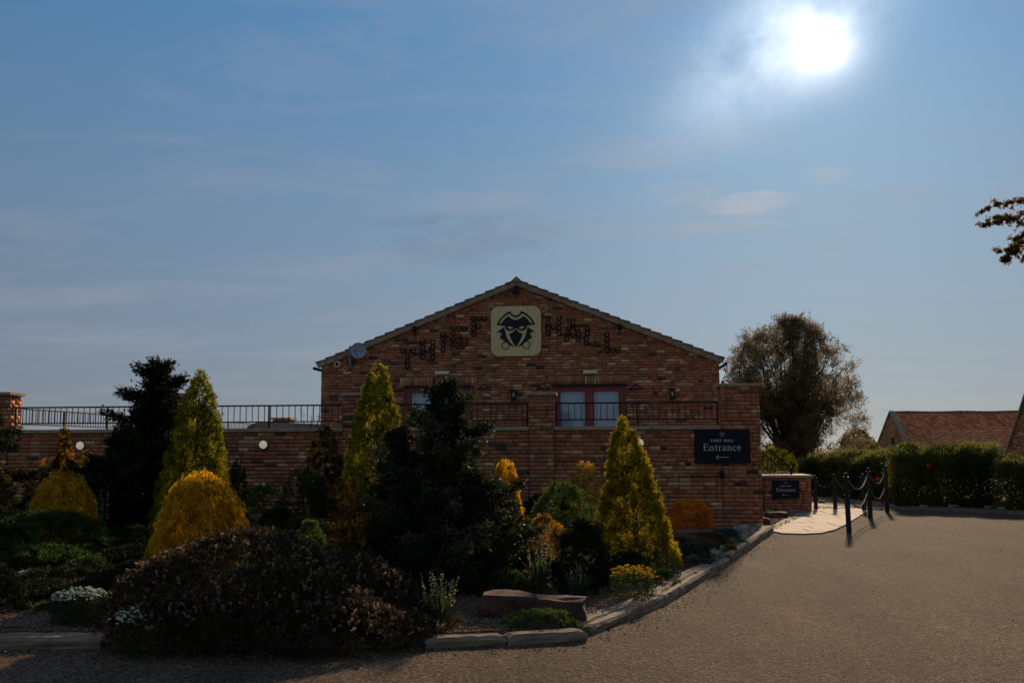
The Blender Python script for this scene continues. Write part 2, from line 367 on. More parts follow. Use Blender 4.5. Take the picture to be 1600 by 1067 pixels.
# ------------------------------------------------------------ brickwork
TONES = [((0.426, 0.130, 0.051), 20), ((0.353, 0.112, 0.049), 20), ((0.477, 0.160, 0.061), 12), ((0.259, 0.089, 0.043), 10), ((0.395, 0.154, 0.070), 12),
         ((0.519, 0.227, 0.094), 6), ((0.623, 0.353, 0.155), 5.5), ((0.088, 0.048, 0.030), 4), ((0.477, 0.130, 0.047), 4)]
def pick_tone(rng):
    t = rng.uniform(0, sum(w for _, w in TONES))
    for c, w in TONES:
        t -= w
        if t <= 0: break
    k = rng.uniform(.95, 1.32)
    return tuple(x*k for x in c)
BC, BL, JT = .075, .225, .011      # course, stretcher with joint, joint
def lay(u0_, u1_, z0, z1, rng, blocked=lambda z: [], limits=lambda z: None, skip=0):
    """stretcher bond between u0 and u1: yields (u start, u end, z bottom)"""
    out = []; n = int(round((z1-z0)/BC))
    for i in range(n):
        zb = z0+i*BC; zm = zb+BC/2; off = 0 if i % 2 else -BL/2
        if rng.random() < .2: off += rng.choice((-.11, .06, .11))
        lo, hi = u0_, u1_
        lm = limits(zm)
        if lm: lo, hi = max(lo, lm[0]), min(hi, lm[1])
        u = u0_+off
        while u < u1_:
            ln = BL if rng.random() > .12 else BL/2
            segs = [(max(u, lo), min(u+ln, hi))]; u += ln
            for b0, b1 in blocked(zm):
                ns = []
                for a, b in segs:
                    if b <= b0 or a >= b1: ns.append((a, b))
                    else:
                        if a < b0: ns.append((a, b0))
                        if b > b1: ns.append((b1, b))
                segs = ns
            for a, b in segs:
                if b-a > .03: out.append((a+JT/2, b-JT/2, zb))
    return out
BF = [(0, 1, 5, 4), (0, 4, 6, 2), (1, 3, 7, 5), (0, 2, 3, 1), (4, 5, 7, 6)]
def brick_verts(u0_, u1_, z0_, z1_, t, rng, org, ud, nd):
    """box standing t proud of the plane through org; ud along the face, nd outwards"""
    j = .0022; vs = []
    pr = t+rng.uniform(-.003, .004)
    for z in (z0_, z1_):
        for dd in (pr, -.01):
            for u in (u0_, u1_):
                uu_ = u+rng.uniform(-j, j); zz = z+rng.uniform(-j, j); d = dd+(rng.uniform(-.0015, .0015) if dd > 0 else 0)
                vs.append((org[0]+ud[0]*uu_+nd[0]*d, org[1]+ud[1]*uu_+nd[1]*d, zz))
    return vs
VARIANTS = []
def variant_meshes():
    rng = random.Random(5)
    for i in range(36):
        vs = brick_verts(-.5, .5, -.5, .5, 0, rng, (0, 0), (1, 0), (0, -1))
        vs = []
        for z in (-.032, .032):
            for y in (-.008, .012):
                for x in (-.1075, .1075): vs.append((x+rng.uniform(-.0025, .0025), y+rng.uniform(-.002, .002) if y < 0 else y, z+rng.uniform(-.002, .002)))
        c = pick_tone(rng)
        me = np_mesh('brick', vs, BF, M['brick'], tone=[(*c, 1)]*8); VARIANTS.append(me)
variant_meshes()
def brickwork(parent, faces, rng, score=None, maxn=300, mtl=None, name='brickwork', t=.008):
    """faces: list of (org, ud, nd, bricks). The best-scored bricks become objects, the rest one mesh."""
    al = []
    for org, ud, nd, bricks in faces:
        for b in bricks: al.append((org, ud, nd, b))
    chosen = set()
    if score:
        sc = []
        for i, (org, ud, nd, b) in enumerate(al):
            um = (b[0]+b[1])/2; p = (org[0]+ud[0]*um, org[1]+ud[1]*um, b[2]+.03)
            s = score(p, nd, b)
            if s > 0: sc.append((s, i))
        sc.sort(reverse=True); chosen = set(i for _, i in sc[:maxn])
    V, Fc, T = [], [], []
    for i, (org, ud, nd, b) in enumerate(al):
        if i in chosen:
            um = (b[0]+b[1])/2
            o = bpy.data.objects.new('brick', rng.choice(VARIANTS)); col.objects.link(o); o.parent = parent
            o.location = (org[0]+ud[0]*um, org[1]+ud[1]*um, b[2]+BC/2)
            o.rotation_euler = (0, atan2(0, 1)+rng.uniform(-.006, .006), atan2(ud[1], ud[0]))
            o.scale = ((b[1]-b[0])/.215, 1+rng.uniform(-.3, .4), 1)
        else:
            n = len(V); V += brick_verts(b[0], b[1], b[2]+JT/2, b[2]+BC-JT/2, t, rng, org, ud, nd)
            Fc += [tuple(k+n for k in f) for f in BF]; T += [(*pick_tone(rng), 1)]*8
    if V:
        o = link(name, np_mesh(name, V, Fc, mtl or M['brick'], tone=T), None, parent); o['kind'] = 'stuff'

# ------------------------------------------------------------ setting
g = MB(); g.box(-600, 600, -100, 900, -.6, -.30)
tag(g.build('ground', M['grass']), 'wide flat field ground under everything', kind='structure')
# drive: sheet with gentle unevenness
gx = np.linspace(-16, 42, 117); gy = np.linspace(-8, 48, 113)
X, Yg = np.meshgrid(gx, gy); Z = .012*np.sin(X*.9+Yg*.3)*np.cos(Yg*.7-X*.2)
Z = np.where(np.hypot(X-4, Yg-20) < 6, Z*.2, Z)
V = np.stack([X, Yg, Z], -1).reshape(-1, 3); nx = len(gx)
ii = np.arange(len(gy)-1)[:, None]*nx+np.arange(nx-1)[None, :]
Fc = np.stack([ii, ii+1, ii+nx+1, ii+nx], -1).reshape(-1, 4)
tag(link('drive', np_mesh('drive', V, Fc, M['drive'])), 'brown bound gravel driveway', kind='structure')

EDGE = [(-1.35, 8.28), (-.14, 8.50), (.67, 10.39), (1.78, 14.05), (2.98, 18.6), (3.0, 19.3)]
def edge_x(y):
    if y <= 8.5: return -.14
    for (a, b), (c, d) in zip(EDGE[1:], EDGE[2:]):
        if b <= y <= d: return a+(c-a)*(y-b)/(d-b)
    return 3.0
def front_y(x): return float(np.interp(x, [-20, -4.9, -4.07, -1.35, -.14], [7.99, 7.99, 8.04, 8.26, 8.60]))
def bed_z(x, y):
    if y < front_y(x): return 0.0
    d1 = y-front_y(x); d2 = (edge_x(y)-x)*.93
    d = max(0, min(d1, d2)); s = min(1, d/4.2)
    return .07+.15*s*s*(3-2*s)+(.02*sin(x*3.1+y)*sin(y*2.3-x) if d > .3 else 0)
rows = np.concatenate([[7.98], np.linspace(8.12, 19.2, 70)]); NX = 110; V = []
for y in rows:
    ex_ = edge_x(y)-.13
    for k in range(NX):
        x = -17+(ex_+17)*(k/(NX-1))**.7
        yy = y+(front_y(x)-7.98)*max(0, 1-(y-7.98)/2.5)
        V.append((x, yy, bed_z(x, yy) if y > 8.05 and k < NX-1 else -.02))
ii = np.arange(len(rows)-1)[:, None]*NX+np.arange(NX-1)[None, :]
tag(link('planting_bed', np_mesh('planting_bed', V, np.stack([ii, ii+1, ii+NX+1, ii+NX], -1).reshape(-1, 4), M['soil'])), 'reddish gravel mulched planting bed', kind='structure')
# loose stones on the bed
rng = np.random.RandomState(3)
def stones(name, pts, size, m, label, seed=1):
    r = np.random.RandomState(seed); pts = np.asarray(pts); n = len(pts)
    oct_ = np.array([(1, 0, 0), (-1, 0, 0), (0, 1, 0), (0, -1, 0), (0, 0, .7), (0, 0, -.7)], float)
    f = np.array([(0, 2, 4), (2, 1, 4), (1, 3, 4), (3, 0, 4), (2, 0, 5), (1, 2, 5), (3, 1, 5), (0, 3, 5)])
    V = pts[:, None, :]+oct_[None]*(size*r.uniform(.5, 1.5, (n, 1, 1)))*r.uniform(.7, 1.3, (n, 6, 3))
    Fc = (f[None]+np.arange(n)[:, None, None]*6).reshape(-1, 3)
    return tag(link(name, np_mesh(name, V.reshape(-1, 3), Fc, m)), label, kind='stuff')
pts = []
while len(pts) < 16000:
    y = rng.uniform(8.15, 19); x = edge_x(y)-abs(rng.normal(0, 1.6))-.12
    if rng.rand() < .35: x = rng.uniform(-6, -.3); y = front_y(x)+.22+abs(rng.normal(0, .6))
    if x > edge_x(y)-.22 or y < front_y(x)+.18: continue
    pts.append((x, y, bed_z(x, y)+.004))
M['pebble'] = mat('pebble', (.11, .058, .034), .9, c2=(.24, .145, .090), nscale=25, pos='world')
stones('gravel', pts, .012, M['pebble'], 'loose reddish gravel on the planting bed', 4)

# gravel strip beyond the drive, up to the hedge
strip = [(5.0, 25.6), (7.55, 25.75), (9.7, 24.3), (13, 22.5), (20, 19), (27, 19), (27, 33), (5.0, 33)]
g = MB(); g.prism(strip, -.05, .018); tag(g.build('gravel_verge', M['verge_gravel']), 'loose gravel verge before the hedge', kind='structure')
pts = []
while len(pts) < 5000:
    t = rng.rand(); x = 5.3+t*7; y = np.interp(x, [5.3, 7.55, 9.7, 13], [25.65, 25.8, 24.35, 22.6])+abs(rng.normal(0, .7))
    pts.append((x, y, .02))
stones('verge_stones', pts, .016, M['pebble'], 'scattered stones along the far edge of the drive', 9)

# paved path
region = [at(1196, 829, Z=0), at(1222, 834.5, Z=0), at(1255, 835.5, Z=0), at(1284, 834, Z=0), at(1305, 829, Z=0), at(1322, 820.5, Z=0), at(1340, 809, Z=0), at(1356, 799, Z=0),
          (6.4, 26.3), (5.3, 29.8), (4.4, 29.8), (5.15, 27.4), at(1268, 799, Z=0), at(1245, 803, Z=0), at(1222, 814, Z=0)]
region = [(float(p[0]), float(p[1])) for p in region]
def clip(poly, x0, x1, y0, y1):
    for ax, lim, sgn in ((0, x0, 1), (0, x1, -1), (1, y0, 1), (1, y1, -1)):
        out = []
        for i in range(len(poly)):
            a, b = poly[i-1], poly[i]; da = (a[ax]-lim)*sgn; db = (b[ax]-lim)*sgn
            if (da >= 0) != (db >= 0):
                t = da/(da-db); out.append((a[0]+(b[0]-a[0])*t, a[1]+(b[1]-a[1])*t))
            if db >= 0: out.append(b)
        poly = out
        if len(poly) < 3: return []
    return poly
g = MB(); g.prism(region, -.02, .012)
path = tag(g.build('path', M['mortar']), 'pale sandstone flag path', kind='structure')
rg = random.Random(8); y = 17.5; row = 0
while y < 30:
    hh = rg.choice((.6, .75, .9)); x = 2.6-rg.uniform(0, .6)
    while x < 7.5:
        w = rg.choice((.6, .75, .9, 1.05))
        pl = clip(region, x+.009, x+w-.009, y+.009, y+hh-.009)
        if len(pl) > 2:
            ar = abs(sum(pl[i-1][0]*pl[i][1]-pl[i][0]*pl[i-1][1] for i in range(len(pl))))/2
            if ar > .01:
                g = MB(); g.prism(pl, .0, .026+rg.uniform(-.002, .003)); g.build('flagstone', M['path'], path)
        x += w
    y += hh; row += 1

# ------------------------------------------------------------ terrace wall
WY = 19.09
tw = empty('terrace_wall', (0, 0, 0), label='long brick retaining wall with pale coping and square brick pillars behind the shrubs', cat='wall')
# pillars: x0, x1, top of brick
PIL = [(-12.35, -11.82, 2.66), (-8.62, -8.12, 2.60), (-4.98, -4.49, 2.58), (-1.35, -.87, 2.56)]
SP = (2.27, 3.0)
core = MB()
core.box(-14.5, 3.0-.014, WY+.008, WY+.33, -.2, 1.90)
core.build('mortar_core', M['mortar'], tw)
faces = []; rg = random.Random(11)
pil_rects = [(a-.0, b+.0) for a, b, _ in PIL]
faces.append(((0, WY+.008), (1, 0), (0, -1), lay(-14.5, 2.26, 0.02, 1.895, rg, blocked=lambda z: pil_rects)))
for a, b, top in PIL:
    k = MB(); k.box(a+.008, b-.008, WY-.030, WY+.44, -.1, top); k.build('pillar_core', M['mortar'], tw)
    faces.append(((0, WY-.030), (1, 0), (0, -1), lay(a, b, .02, top+.01, rg)))
    faces.append(((b-.008, 0), (0, 1), (1, 0), lay(WY-.03, WY+.44, 1.97, top+.01, rg)))
    faces.append(((a+.008, 0), (0, 1), (-1, 0), lay(WY-.03, WY+.44, 1.97, top+.01, rg)))
k = MB(); k.box(SP[0]+.008, SP[1]-.008, WY+.004, WY+.62, -.1, 2.68); k.build('pillar_core', M['mortar'], tw)
faces.append(((0, WY+.004), (1, 0), (0, -1), lay(SP[0], SP[1], .02, 2.70, rg)))
faces.append(((SP[1]-.008, 0), (0, 1), (1, 0), lay(WY, WY+.62, .02, 2.70, rg)))
faces.append(((SP[0]+.008, 0), (0, 1), (-1, 0), lay(WY+.33, WY+.62, 1.97, 2.70, rg)))
def tscore(p, nd, b):
    x, y = proj(p)
    if nd[1] > -.5 : return 5 if (nd[0] > .5 and p[0] < -11 and p[2] > 1.9) else 0
    if b[1]-b[0] < .09: return 0
    if x < 5: return 0
    if x > 1060 and not (1084 < x < 1174 and 671 < y < 724): return 100-abs(x-1190)*.01+1
    if x > 1008 and y < 770: return 90
    if 742 < x < 945 and y < 715: return 80
    if y < 735 and 372 < x < 480: return 60
    return 0
# return wall running back on the far left and its small pillar
ret = MB(); ret.box(-12.3, -12.0, WY+.45, 37, -.2, 1.90); ret.box(-12.15, -11.5, 36.3, 36.95, -.2, 2.62); ret.build('return_wall', M['mortar'], tw)
faces.append(((0, 36.3), (1, 0), (0, -1), lay(-12.15, -11.5, 1.2, 2.6, rg)))
brickwork(tw, faces, rg, tscore)
# coping stones on wall and caps on pillars
def coping_run(x0, x1):
    x = x0; r_ = random.Random(int(x0*100))
    while x < x1-.05:
        w = min(r_.uniform(.85, .95), x1-x)
        if x1-(x+w) < .25: w = x1-x
        k = MB(); k.box(x+.003, x+w-.003, WY-.045, WY+.40, 1.905, 1.975+r_.uniform(-.002, .003)); k.build('coping_stone', M['coping'], tw, bevel=.006); x += w
xs = [-14.5]+[v for a, b, _ in PIL for v in (a, b)]+[SP[0]]
for i in range(0, len(xs), 2): coping_run(xs[i]+.002, xs[i+1]-.002)
for a, b, top in PIL:
    k = MB(); k.box(a-.05, b+.05, WY-.08, WY+.49, top+.012, top+.075); k.build('pillar_cap', M['coping'], tw, bevel=.008)
k = MB(); k.box(SP[0]-.06, SP[1]+.05, WY-.05, WY+.67, 2.708, 2.765); k.build('pillar_cap', M['coping'], tw, bevel=.008)
k = MB(); k.box(-12.2, -11.45, 36.25, 37.0, 2.63, 2.71); k.build('pillar_cap', M['coping'], tw, bevel=.008)
k = MB(); k.box(-12.35, -11.95, WY+.5, 36.2, 1.905, 1.975); k.build('coping_stone', M['coping'], tw)
# terrace deck
k = MB(); k.box(-12, 3.0-.02, WY+.34, 40, .7, 1.05); tag(k.build('terrace', M['paving']), 'paved raised terrace', kind='structure')

# railings between the pillars
def railing(x0, x1, y, label, n_posts=(), zt=2.425, zb=2.105):
    r_ = empty('railing', ((x0+x1)/2, y, 1.975), label=label, cat='railing', group='black iron railings on the terrace wall')
    cxr = (x0+x1)/2
    for z, h in ((zt, .03), (zb, .024)):
        k = MB(); k.box(x0-cxr, x1-cxr, -.012, .012, z-h/2-1.975, z+h/2-1.975); k.build('rail', M['iron'], r_)
    n = max(2, int(round((x1-x0)/.122))); bar = MB(); bar.box(-.0065, .0065, -.0065, .0065, zb+.012-1.975, zt-.015-1.975); me = bar.mesh('baluster', M['iron'])
    for i in range(1, n):
        o = link('baluster', me, None, r_); o.location = ((x0+(x1-x0)*i/n)-cxr, 0, 0)
    post = MB(); post.box(-.015, .015, -.015, .015, -.004, zt-.015-1.975); pm = post.mesh('post', M['iron'])
    for px_ in [x0+.02, x1-.02]+list(n_posts):
        o = link('post', pm, None, r_); o.location = (px_-cxr, 0, 0)
    return r_
RY = WY+.17
railing(-11.80, -8.64, RY, 'black iron railing at the far left, with sky behind it', (-9.85,))
railing(-8.10, -5.0, RY, 'black iron railing between the two tall yellow conifers with sky behind', (-6.52,))
railing(-4.47, -1.37, RY, 'black iron railing partly hidden behind the dark conifer, left of the middle pillar', (-2.9,))
railing(-.85, 2.25, RY, 'black iron railing in front of the right French doors', (.72,))
rr_ = railing(0, 14.5, 0, 'distant black iron railing receding behind the far left pillar', tuple(range(2, 14, 2)))
rr_.rotation_euler = (0, 0, pi/2); rr_.location = (-12.05, WY+.5+7.25, 1.975)

# ------------------------------------------------------------ gable building
GY = 25.0; GX0, GX1 = -7.11, 2.97; ZE = 3.70; RX = -2.06; ZR = 5.70; TZ = 1.05
bd = empty('brick_building', (0, 0, 0), label='red brick hall with a wide low gable behind the terrace', cat='building')
D1 = (-4.95, -3.19, 3.13); D2 = (-1.16, .66, 3.13)
def ztop(x): return ZE+(ZR-ZE)*(x-GX0)/(RX-GX0) if x < RX else ZE+(ZR-ZE)*(GX1-x)/(GX1-RX)
def lim(z):
    if z < ZE: return (GX0, GX1)
    t = (z+.0-ZE)/(ZR-ZE); return (GX0+t*(RX-GX0), GX1-t*(GX1-RX))
core = MB(); yb0, yb1 = GY+.008, GY+.33
core.prism_y([(GX0+.008, TZ), (D1[0], TZ), (D1[0], D1[2]), (GX0+.008, D1[2])], yb0, yb1)
core.prism_y([(D1[1], TZ), (D2[0], TZ), (D2[0], D2[2]), (D1[1], D1[2])], yb0, yb1)
core.prism_y([(D2[1], TZ), (GX1-.008, TZ), (GX1-.008, D2[2]), (D2[1], D2[2])], yb0, yb1)
core.prism_y([(GX0+.008, D1[2]), (GX1-.008, D1[2]), (GX1-.008, ZE), (RX, ZR), (GX0+.008, ZE)], yb0, yb1)
core.build('gable_core', M['mortar'], bd)
sh = MB(); sh.box(GX0, GX0+.3, GY+.34, GY+16, 0, ZE-.1); sh.box(GX1-.3, GX1, GY+.34, GY+16, 0, ZE-.1); sh.box(GX0+.31, GX1-.31, GY+15.7, GY+16, 0, ZE-.1)
sh.box(GX0+.31, GX1-.31, GY+3.0, GY+3.1, 1.05, ZE-.2)
sh.build('side_walls', M['mortar'], bd)
SOLD = [(D1[0]-.11, D1[1]+.11), (D2[0]-.11, D2[1]+.11)]
def blk(z):
    r_ = []
    for (a, b, t), (sa, sb) in zip((D1, D2), SOLD):
        if z < t+.0: r_.append((a, b))
        elif z < t+.225: r_.append((sa, sb))
    return r_
rg = random.Random(21); faces = [((0, GY+.008), (1, 0), (0, -1), lay(GX0, GX1, 1.055, ZR-.02, rg, blocked=blk, limits=lim))]
faces.append(((GX1-.008, 0), (0, 1), (1, 0), lay(GY, GY+4, 1.055, ZE-.1, rg)))
faces.append(((GX0+.008, 0), (0, 1), (-1, 0), lay(GY, GY+2, 1.055, ZE-.1, rg)))
def gscore(p, nd, b):
    x, y = proj(p)
    if nd[1] > -.5 or b[1]-b[0] < .16: return 0
    if 762 < x < 850 and 475 < y < 560: return 0
    if 690 < x < 1125 and 560 < y < 662 : return 50-abs(y-590)*.1-abs(x-950)*.02
    return 10-abs(x-950)*.02 if y < 560 else 0
brickwork(bd, faces, rg, gscore)
# soldier courses over the doors
for sa, sb in SOLD:
    n = int((sb-sa)/.075)
    for i in range(n):
        o = link('soldier_brick', rg.choice(VARIANTS), None, bd)
        o.location = (sa+(i+.5)*(sb-sa)/n, GY+.008, 3.13+.1125); o.rotation_euler = (0, pi/2, 0)
# roof slopes, verge tiles, ridge
OV = .10
def slope_pt(side, s, dz=0):
    """s = distance down the slope from the ridge"""
    x1, z1 = (GX0-.10, ZE-.035) if side < 0 else (GX1+.10, ZE-.035)
    L_ = sqrt((x1-RX)**2+(ZR+.02-z1)**2); ux, uz = (x1-RX)/L_, (z1-ZR-.02)/L_
    nx_, nz_ = (-uz*(1 if side > 0 else -1), abs(ux))
    return RX+ux*s+(nx_ if side > 0 else nx_)*dz, ZR+.02+uz*s+nz_*dz, L_
for side in (-1, 1):
    L_ = slope_pt(side, 0)[2]
    rf = MB(); pl = [slope_pt(side, s, d)[:2] for s, d in ((0, 0.0), (L_, 0.0), (L_, .07), (0, .07))]
    rf.prism_y(pl, GY-.02, GY+16.2); rf.build('roof_slope', M['rooftile'], bd)
    n = 20; step = L_/n
    for i in range(n):
        s0 = i*step-.015; s1 = (i+1)*step
        a0 = slope_pt(side, s0, .073); a1 = slope_pt(side, s1, .088); b1 = slope_pt(side, s1, .118); b0 = slope_pt(side, s0, .083)
        k = MB(); k.prism_y([p[:2] for p in (a0, a1, b1, b0)], GY-.105+rg.uniform(-.006, .006), GY+.4); k.build('roof_tile', M['verge'], bd)
    # mortar bedding under the tile ends
    k = MB(); k.prism_y([slope_pt(side, s, d)[:2] for s, d in ((.0, -.055), (L_-.03, -.055), (L_-.03, .07), (.0, .07))], GY-.085, GY-.024); k.build('verge_mortar', M['verge'], bd)
    xg = GX0-.16 if side < 0 else GX1+.16
    gt = MB(); gt.tube([(xg, GY-.10, ZE-.09), (xg, GY+16, ZE-.09)], .040, 8); gt.build('gutter', M['iron'], bd)
k = MB(); k.prism_y([(RX-.15, ZR+.06), (RX-.02, ZR+.185), (RX+.02, ZR+.185), (RX+.15, ZR+.06)], GY-.12, GY+16.2); k.build('ridge_tile', M['verge'], bd)
k = MB(); k.box(GX1+.05, GX1+.12, GY+.02, GY+.09, 3.05, 3.2); k.build('gutter_bracket', M['door'], bd)

# French doors
def french(x0, x1, top, pname):
    y0, y1 = GY+.05, GY+.12; w = x1-x0
    fr_ = MB(); fr_.box(x0+.004, x0+.07, y0, y1, TZ+.01, top-.006); fr_.box(x1-.07, x1-.004, y0, y1, TZ+.01, top-.006); fr_.box(x0+.07, x1-.07, y0, y1, top-.07, top-.006)
    f_ = fr_.build('door_frame', M['door'], bd)
    k = MB(); k.box(x0-.02, x1+.02, GY-.035, GY+.05, top+.001-.03, top+.012); k.build('lintel', M['ink'], f_)
    mid = (x0+x1)/2
    for a, b in ((x0+.075, mid-.004), (mid+.004, x1-.075)):
        lf = MB(); s = .095; y2, y3 = y0+.012, y1-.01
        lf.box(a, a+s, y2, y3, TZ+.02, top-.075); lf.box(b-s, b, y2, y3, TZ+.02, top-.075)
        lf.box(a+s, b-s, y2, y3, top-.075-s*.8, top-.075); lf.box(a+s, b-s, y2, y3, TZ+.02, TZ+.22)
        d_ = lf.build('door', M['door'], bd, bevel=.004)
        gb = MB()
        i0, i1, zt = a+s, b-s, top-.075-s*.8
        for q in ((i0, i0+.012, TZ+.22, zt), (i1-.012, i1, TZ+.22, zt), (i0+.012, i1-.012, zt-.012, zt)): gb.box(q[0], q[1], y2-.008, y2+.01, q[2], q[3])
        gb.build('gasket', M['ink'], d_)
        p = MB(); p.box(i0, i1, y0+.03, y0+.036, TZ+.22, zt); p.build('pane', M['glass'], d_)
        if b < mid: k = MB(); k.box(b-.05, b-.03, y2-.03, y2-.004, 2.02, 2.2); k.build('handle', M['grey'], d_)
    c = MB(); n = 60
    for i in range(n):
        xa = x0+.08+(w-.16)*i/n; xb = x0+.08+(w-.16)*(i+1)/n; ya = y1+.10+.018*sin(i*1.3); yb_ = y1+.10+.018*sin((i+1)*1.3)
        c.add([(xa, ya, TZ+.05), (xb, yb_, TZ+.05), (xb, yb_, top-.05), (xa, ya, top-.05), (xa, ya+.004, TZ+.05), (xb, yb_+.004, TZ+.05), (xb, yb_+.004, top-.05), (xa, ya+.004, top-.05)],
              [(0, 1, 2, 3), (7, 6, 5, 4)])
    tag(c.build('curtain', M['curtain'], fix=False), pname, 'curtain', 'pale blinds behind the French doors')
french(*D1, 'pale blind behind the left French doors, mostly hidden by the dark conifer')
french(*D2, 'pale blind behind the right French doors, in full view')

# emblem board
def curve_mesh(name, loops, depth, m, parent, loc, flip=False):
    cu = bpy.data.curves.new(name, 'CURVE'); cu.dimensions = '2D'; cu.fill_mode = 'BOTH'; cu.extrude = depth/2
    for lp in loops:
        sp = cu.splines.new('POLY'); sp.points.add(len(lp)-1)
        for i, (x, y) in enumerate(lp): sp.points[i].co = (x, y, 0, 1)
        sp.use_cyclic_u = True
    ob = bpy.data.objects.new('tmp', cu); col.objects.link(ob)
    dg = bpy.context.evaluated_depsgraph_get(); me = bpy.data.meshes.new_from_object(ob.evaluated_get(dg))
    bpy.data.objects.remove(ob); me.name = name; me.materials.clear()
    o = link(name, me, m, parent); o.rotation_euler = (pi/2, 0, 0); o.location = loc
    return o
def rrect(w, h, r, n=6):
    out = []
    for cx_, cy_, a0 in ((w/2-r, h/2-r, 0), (-w/2+r, h/2-r, 90), (-w/2+r, -h/2+r, 180), (w/2-r, -h/2+r, 270)):
        for k in range(n+1):
            t = radians(a0+90*k/n); out.append((cx_+r*cos(t), cy_+r*sin(t)))
    return out
def circ(cx_, cy_, r, n=28): return [(cx_+r*cos(2*pi*k/n), cy_+r*sin(2*pi*k/n)) for k in range(n)]
def emblem_loops():
    def half(pts): return pts+[(1284-x, y) for x, y in pts[::-1]]
    hat = half([(642, 515), (600, 541), (560, 554), (520, 549), (492, 530), (478, 500), (479, 478), (350, 461), (370, 420), (405, 368), (450, 318), (500, 280), (560, 250), (573, 282), (602, 310), (642, 322)])
    gap = half([(642, 348), (600, 338), (568, 313), (550, 288), (505, 308), (450, 350), (415, 395), (388, 441), (420, 440), (450, 398), (485, 360), (525, 330), (560, 357), (600, 380), (642, 388)])
    eye = [(508, 493), (530, 485), (565, 485), (590, 497), (600, 510), (578, 526), (550, 523), (525, 512)]
    eye2 = [(1284-x, y) for x, y in eye]
    ker = half([(642, 795), (612, 755), (580, 700), (558, 650), (540, 597), (575, 585), (605, 567), (628, 540), (642, 527)])
    col_ = [(355, 568), (465, 495), (480, 560), (500, 640), (540, 710), (590, 765), (625, 799), (560, 775), (490, 718), (398, 655), (428, 600), (420, 583)]
    col2 = [(1284-x, y) for x, y in col_]
    return [[hat, gap, eye, eye2], [ker], [col_], [col2], [circ(484, 775, 60), circ(484, 775, 49)], [circ(799, 767, 60), circ(799, 767, 49)]]
em = empty('emblem_board', (-2.085, GY-.002, 4.505), label='cream rounded square board with a black masked highwayman face under the gable', cat='sign')
curve_mesh('board', [rrect(1.27, 1.27, .20)], .03, M['board'], em, (0, -.018, 0))
k_ = 1.27/755
for i, lp in enumerate(emblem_loops()):
    curve_mesh('emblem', [[((x-642)*k_, -(y-556)*k_) for x, y in l_] for l_ in lp], .008, M['ink'], em, (0, -.038-.0007*i, 0))

# horseshoe letters
hs = MB()
N_ = 12
for i in range(N_):
    t0 = radians(-235+290*i/N_); t1 = radians(-235+290*(i+1)/N_)
    q = []
    for t in (t0, t1):
        for r_ in (.070, .040):
            q.append((r_*cos(t)*.95, r_*sin(t)*1.12))
    q = [q[0], q[2], q[3], q[1]]
    hs.prism_y(q, -.010, 0)
hs_me = hs.mesh('horseshoe', M['rust'])
def letter(ch, pts, ox, oy, sc, where, side):
    P = [at(ox+x/sc, oy+y/sc, Y=GY) for x, y in pts]
    cxm = sum(p[0] for p in P)/len(P); cz = min(p[2] for p in P)
    e = empty('wall_letter', (cxm, GY-.012, cz), label=f'letter {ch} made of rusty horseshoes, {where}', cat='letter', group='horseshoe letters on the gable')
    r_ = random.Random(hash(where) % 100 if False else len(pts)+int(ox))
    for p in P:
        o = link('horseshoe', hs_me, None, e); o.location = (p[0]-cxm, 0, p[2]-cz); o.rotation_euler = (0, r_.uniform(-.15, .15)+(pi if False else 0), 0)
A = (590, 480, 8.889); Bq = (845, 480, 7.62)
letter('T', [(350, 600), (425, 600), (498, 600), (418, 680), (418, 750), (418, 815)], *A, 'lowest and leftmost of the word left of the emblem', 0)
letter('H', [(625, 480), (625, 550), (625, 622), (625, 692), (768, 480), (768, 550), (768, 622), (768, 692), (697, 592)], *A, 'between the letters T and I left of the emblem', 0)
letter('I', [(908, 370), (908, 442), (908, 516), (908, 588)], *A, 'single column left of the emblem', 0)
letter('E', [(1050, 295), (1050, 368), (1050, 440), (1050, 512), (1130, 295), (1205, 300), (1135, 405), (1130, 505), (1208, 510)], *A, 'between the letters I and F left of the emblem', 0)
letter('F', [(1335, 160), (1335, 230), (1335, 300), (1335, 372), (1410, 160), (1488, 160), (1400, 262)], *A, 'highest of the word left of the emblem', 0)
letter('H', [(88, 130), (88, 192), (88, 250), (88, 308), (215, 130), (215, 192), (215, 250), (215, 308), (150, 235)], *Bq, 'just right of the emblem board', 0)
letter('A', [(383, 200), (336, 255), (428, 255), (320, 318), (383, 330), (450, 318), (312, 378), (450, 378)], *Bq, 'second letter right of the emblem board', 0)
letter('L', [(552, 255), (552, 314), (545, 372), (545, 432), (612, 437), (682, 434)], *Bq, 'first of the two Ls right of the emblem', 0)
letter('L', [(787, 326), (787, 386), (787, 446), (790, 512), (855, 508), (918, 508)], *Bq, 'lowest and rightmost letter right of the emblem', 0)

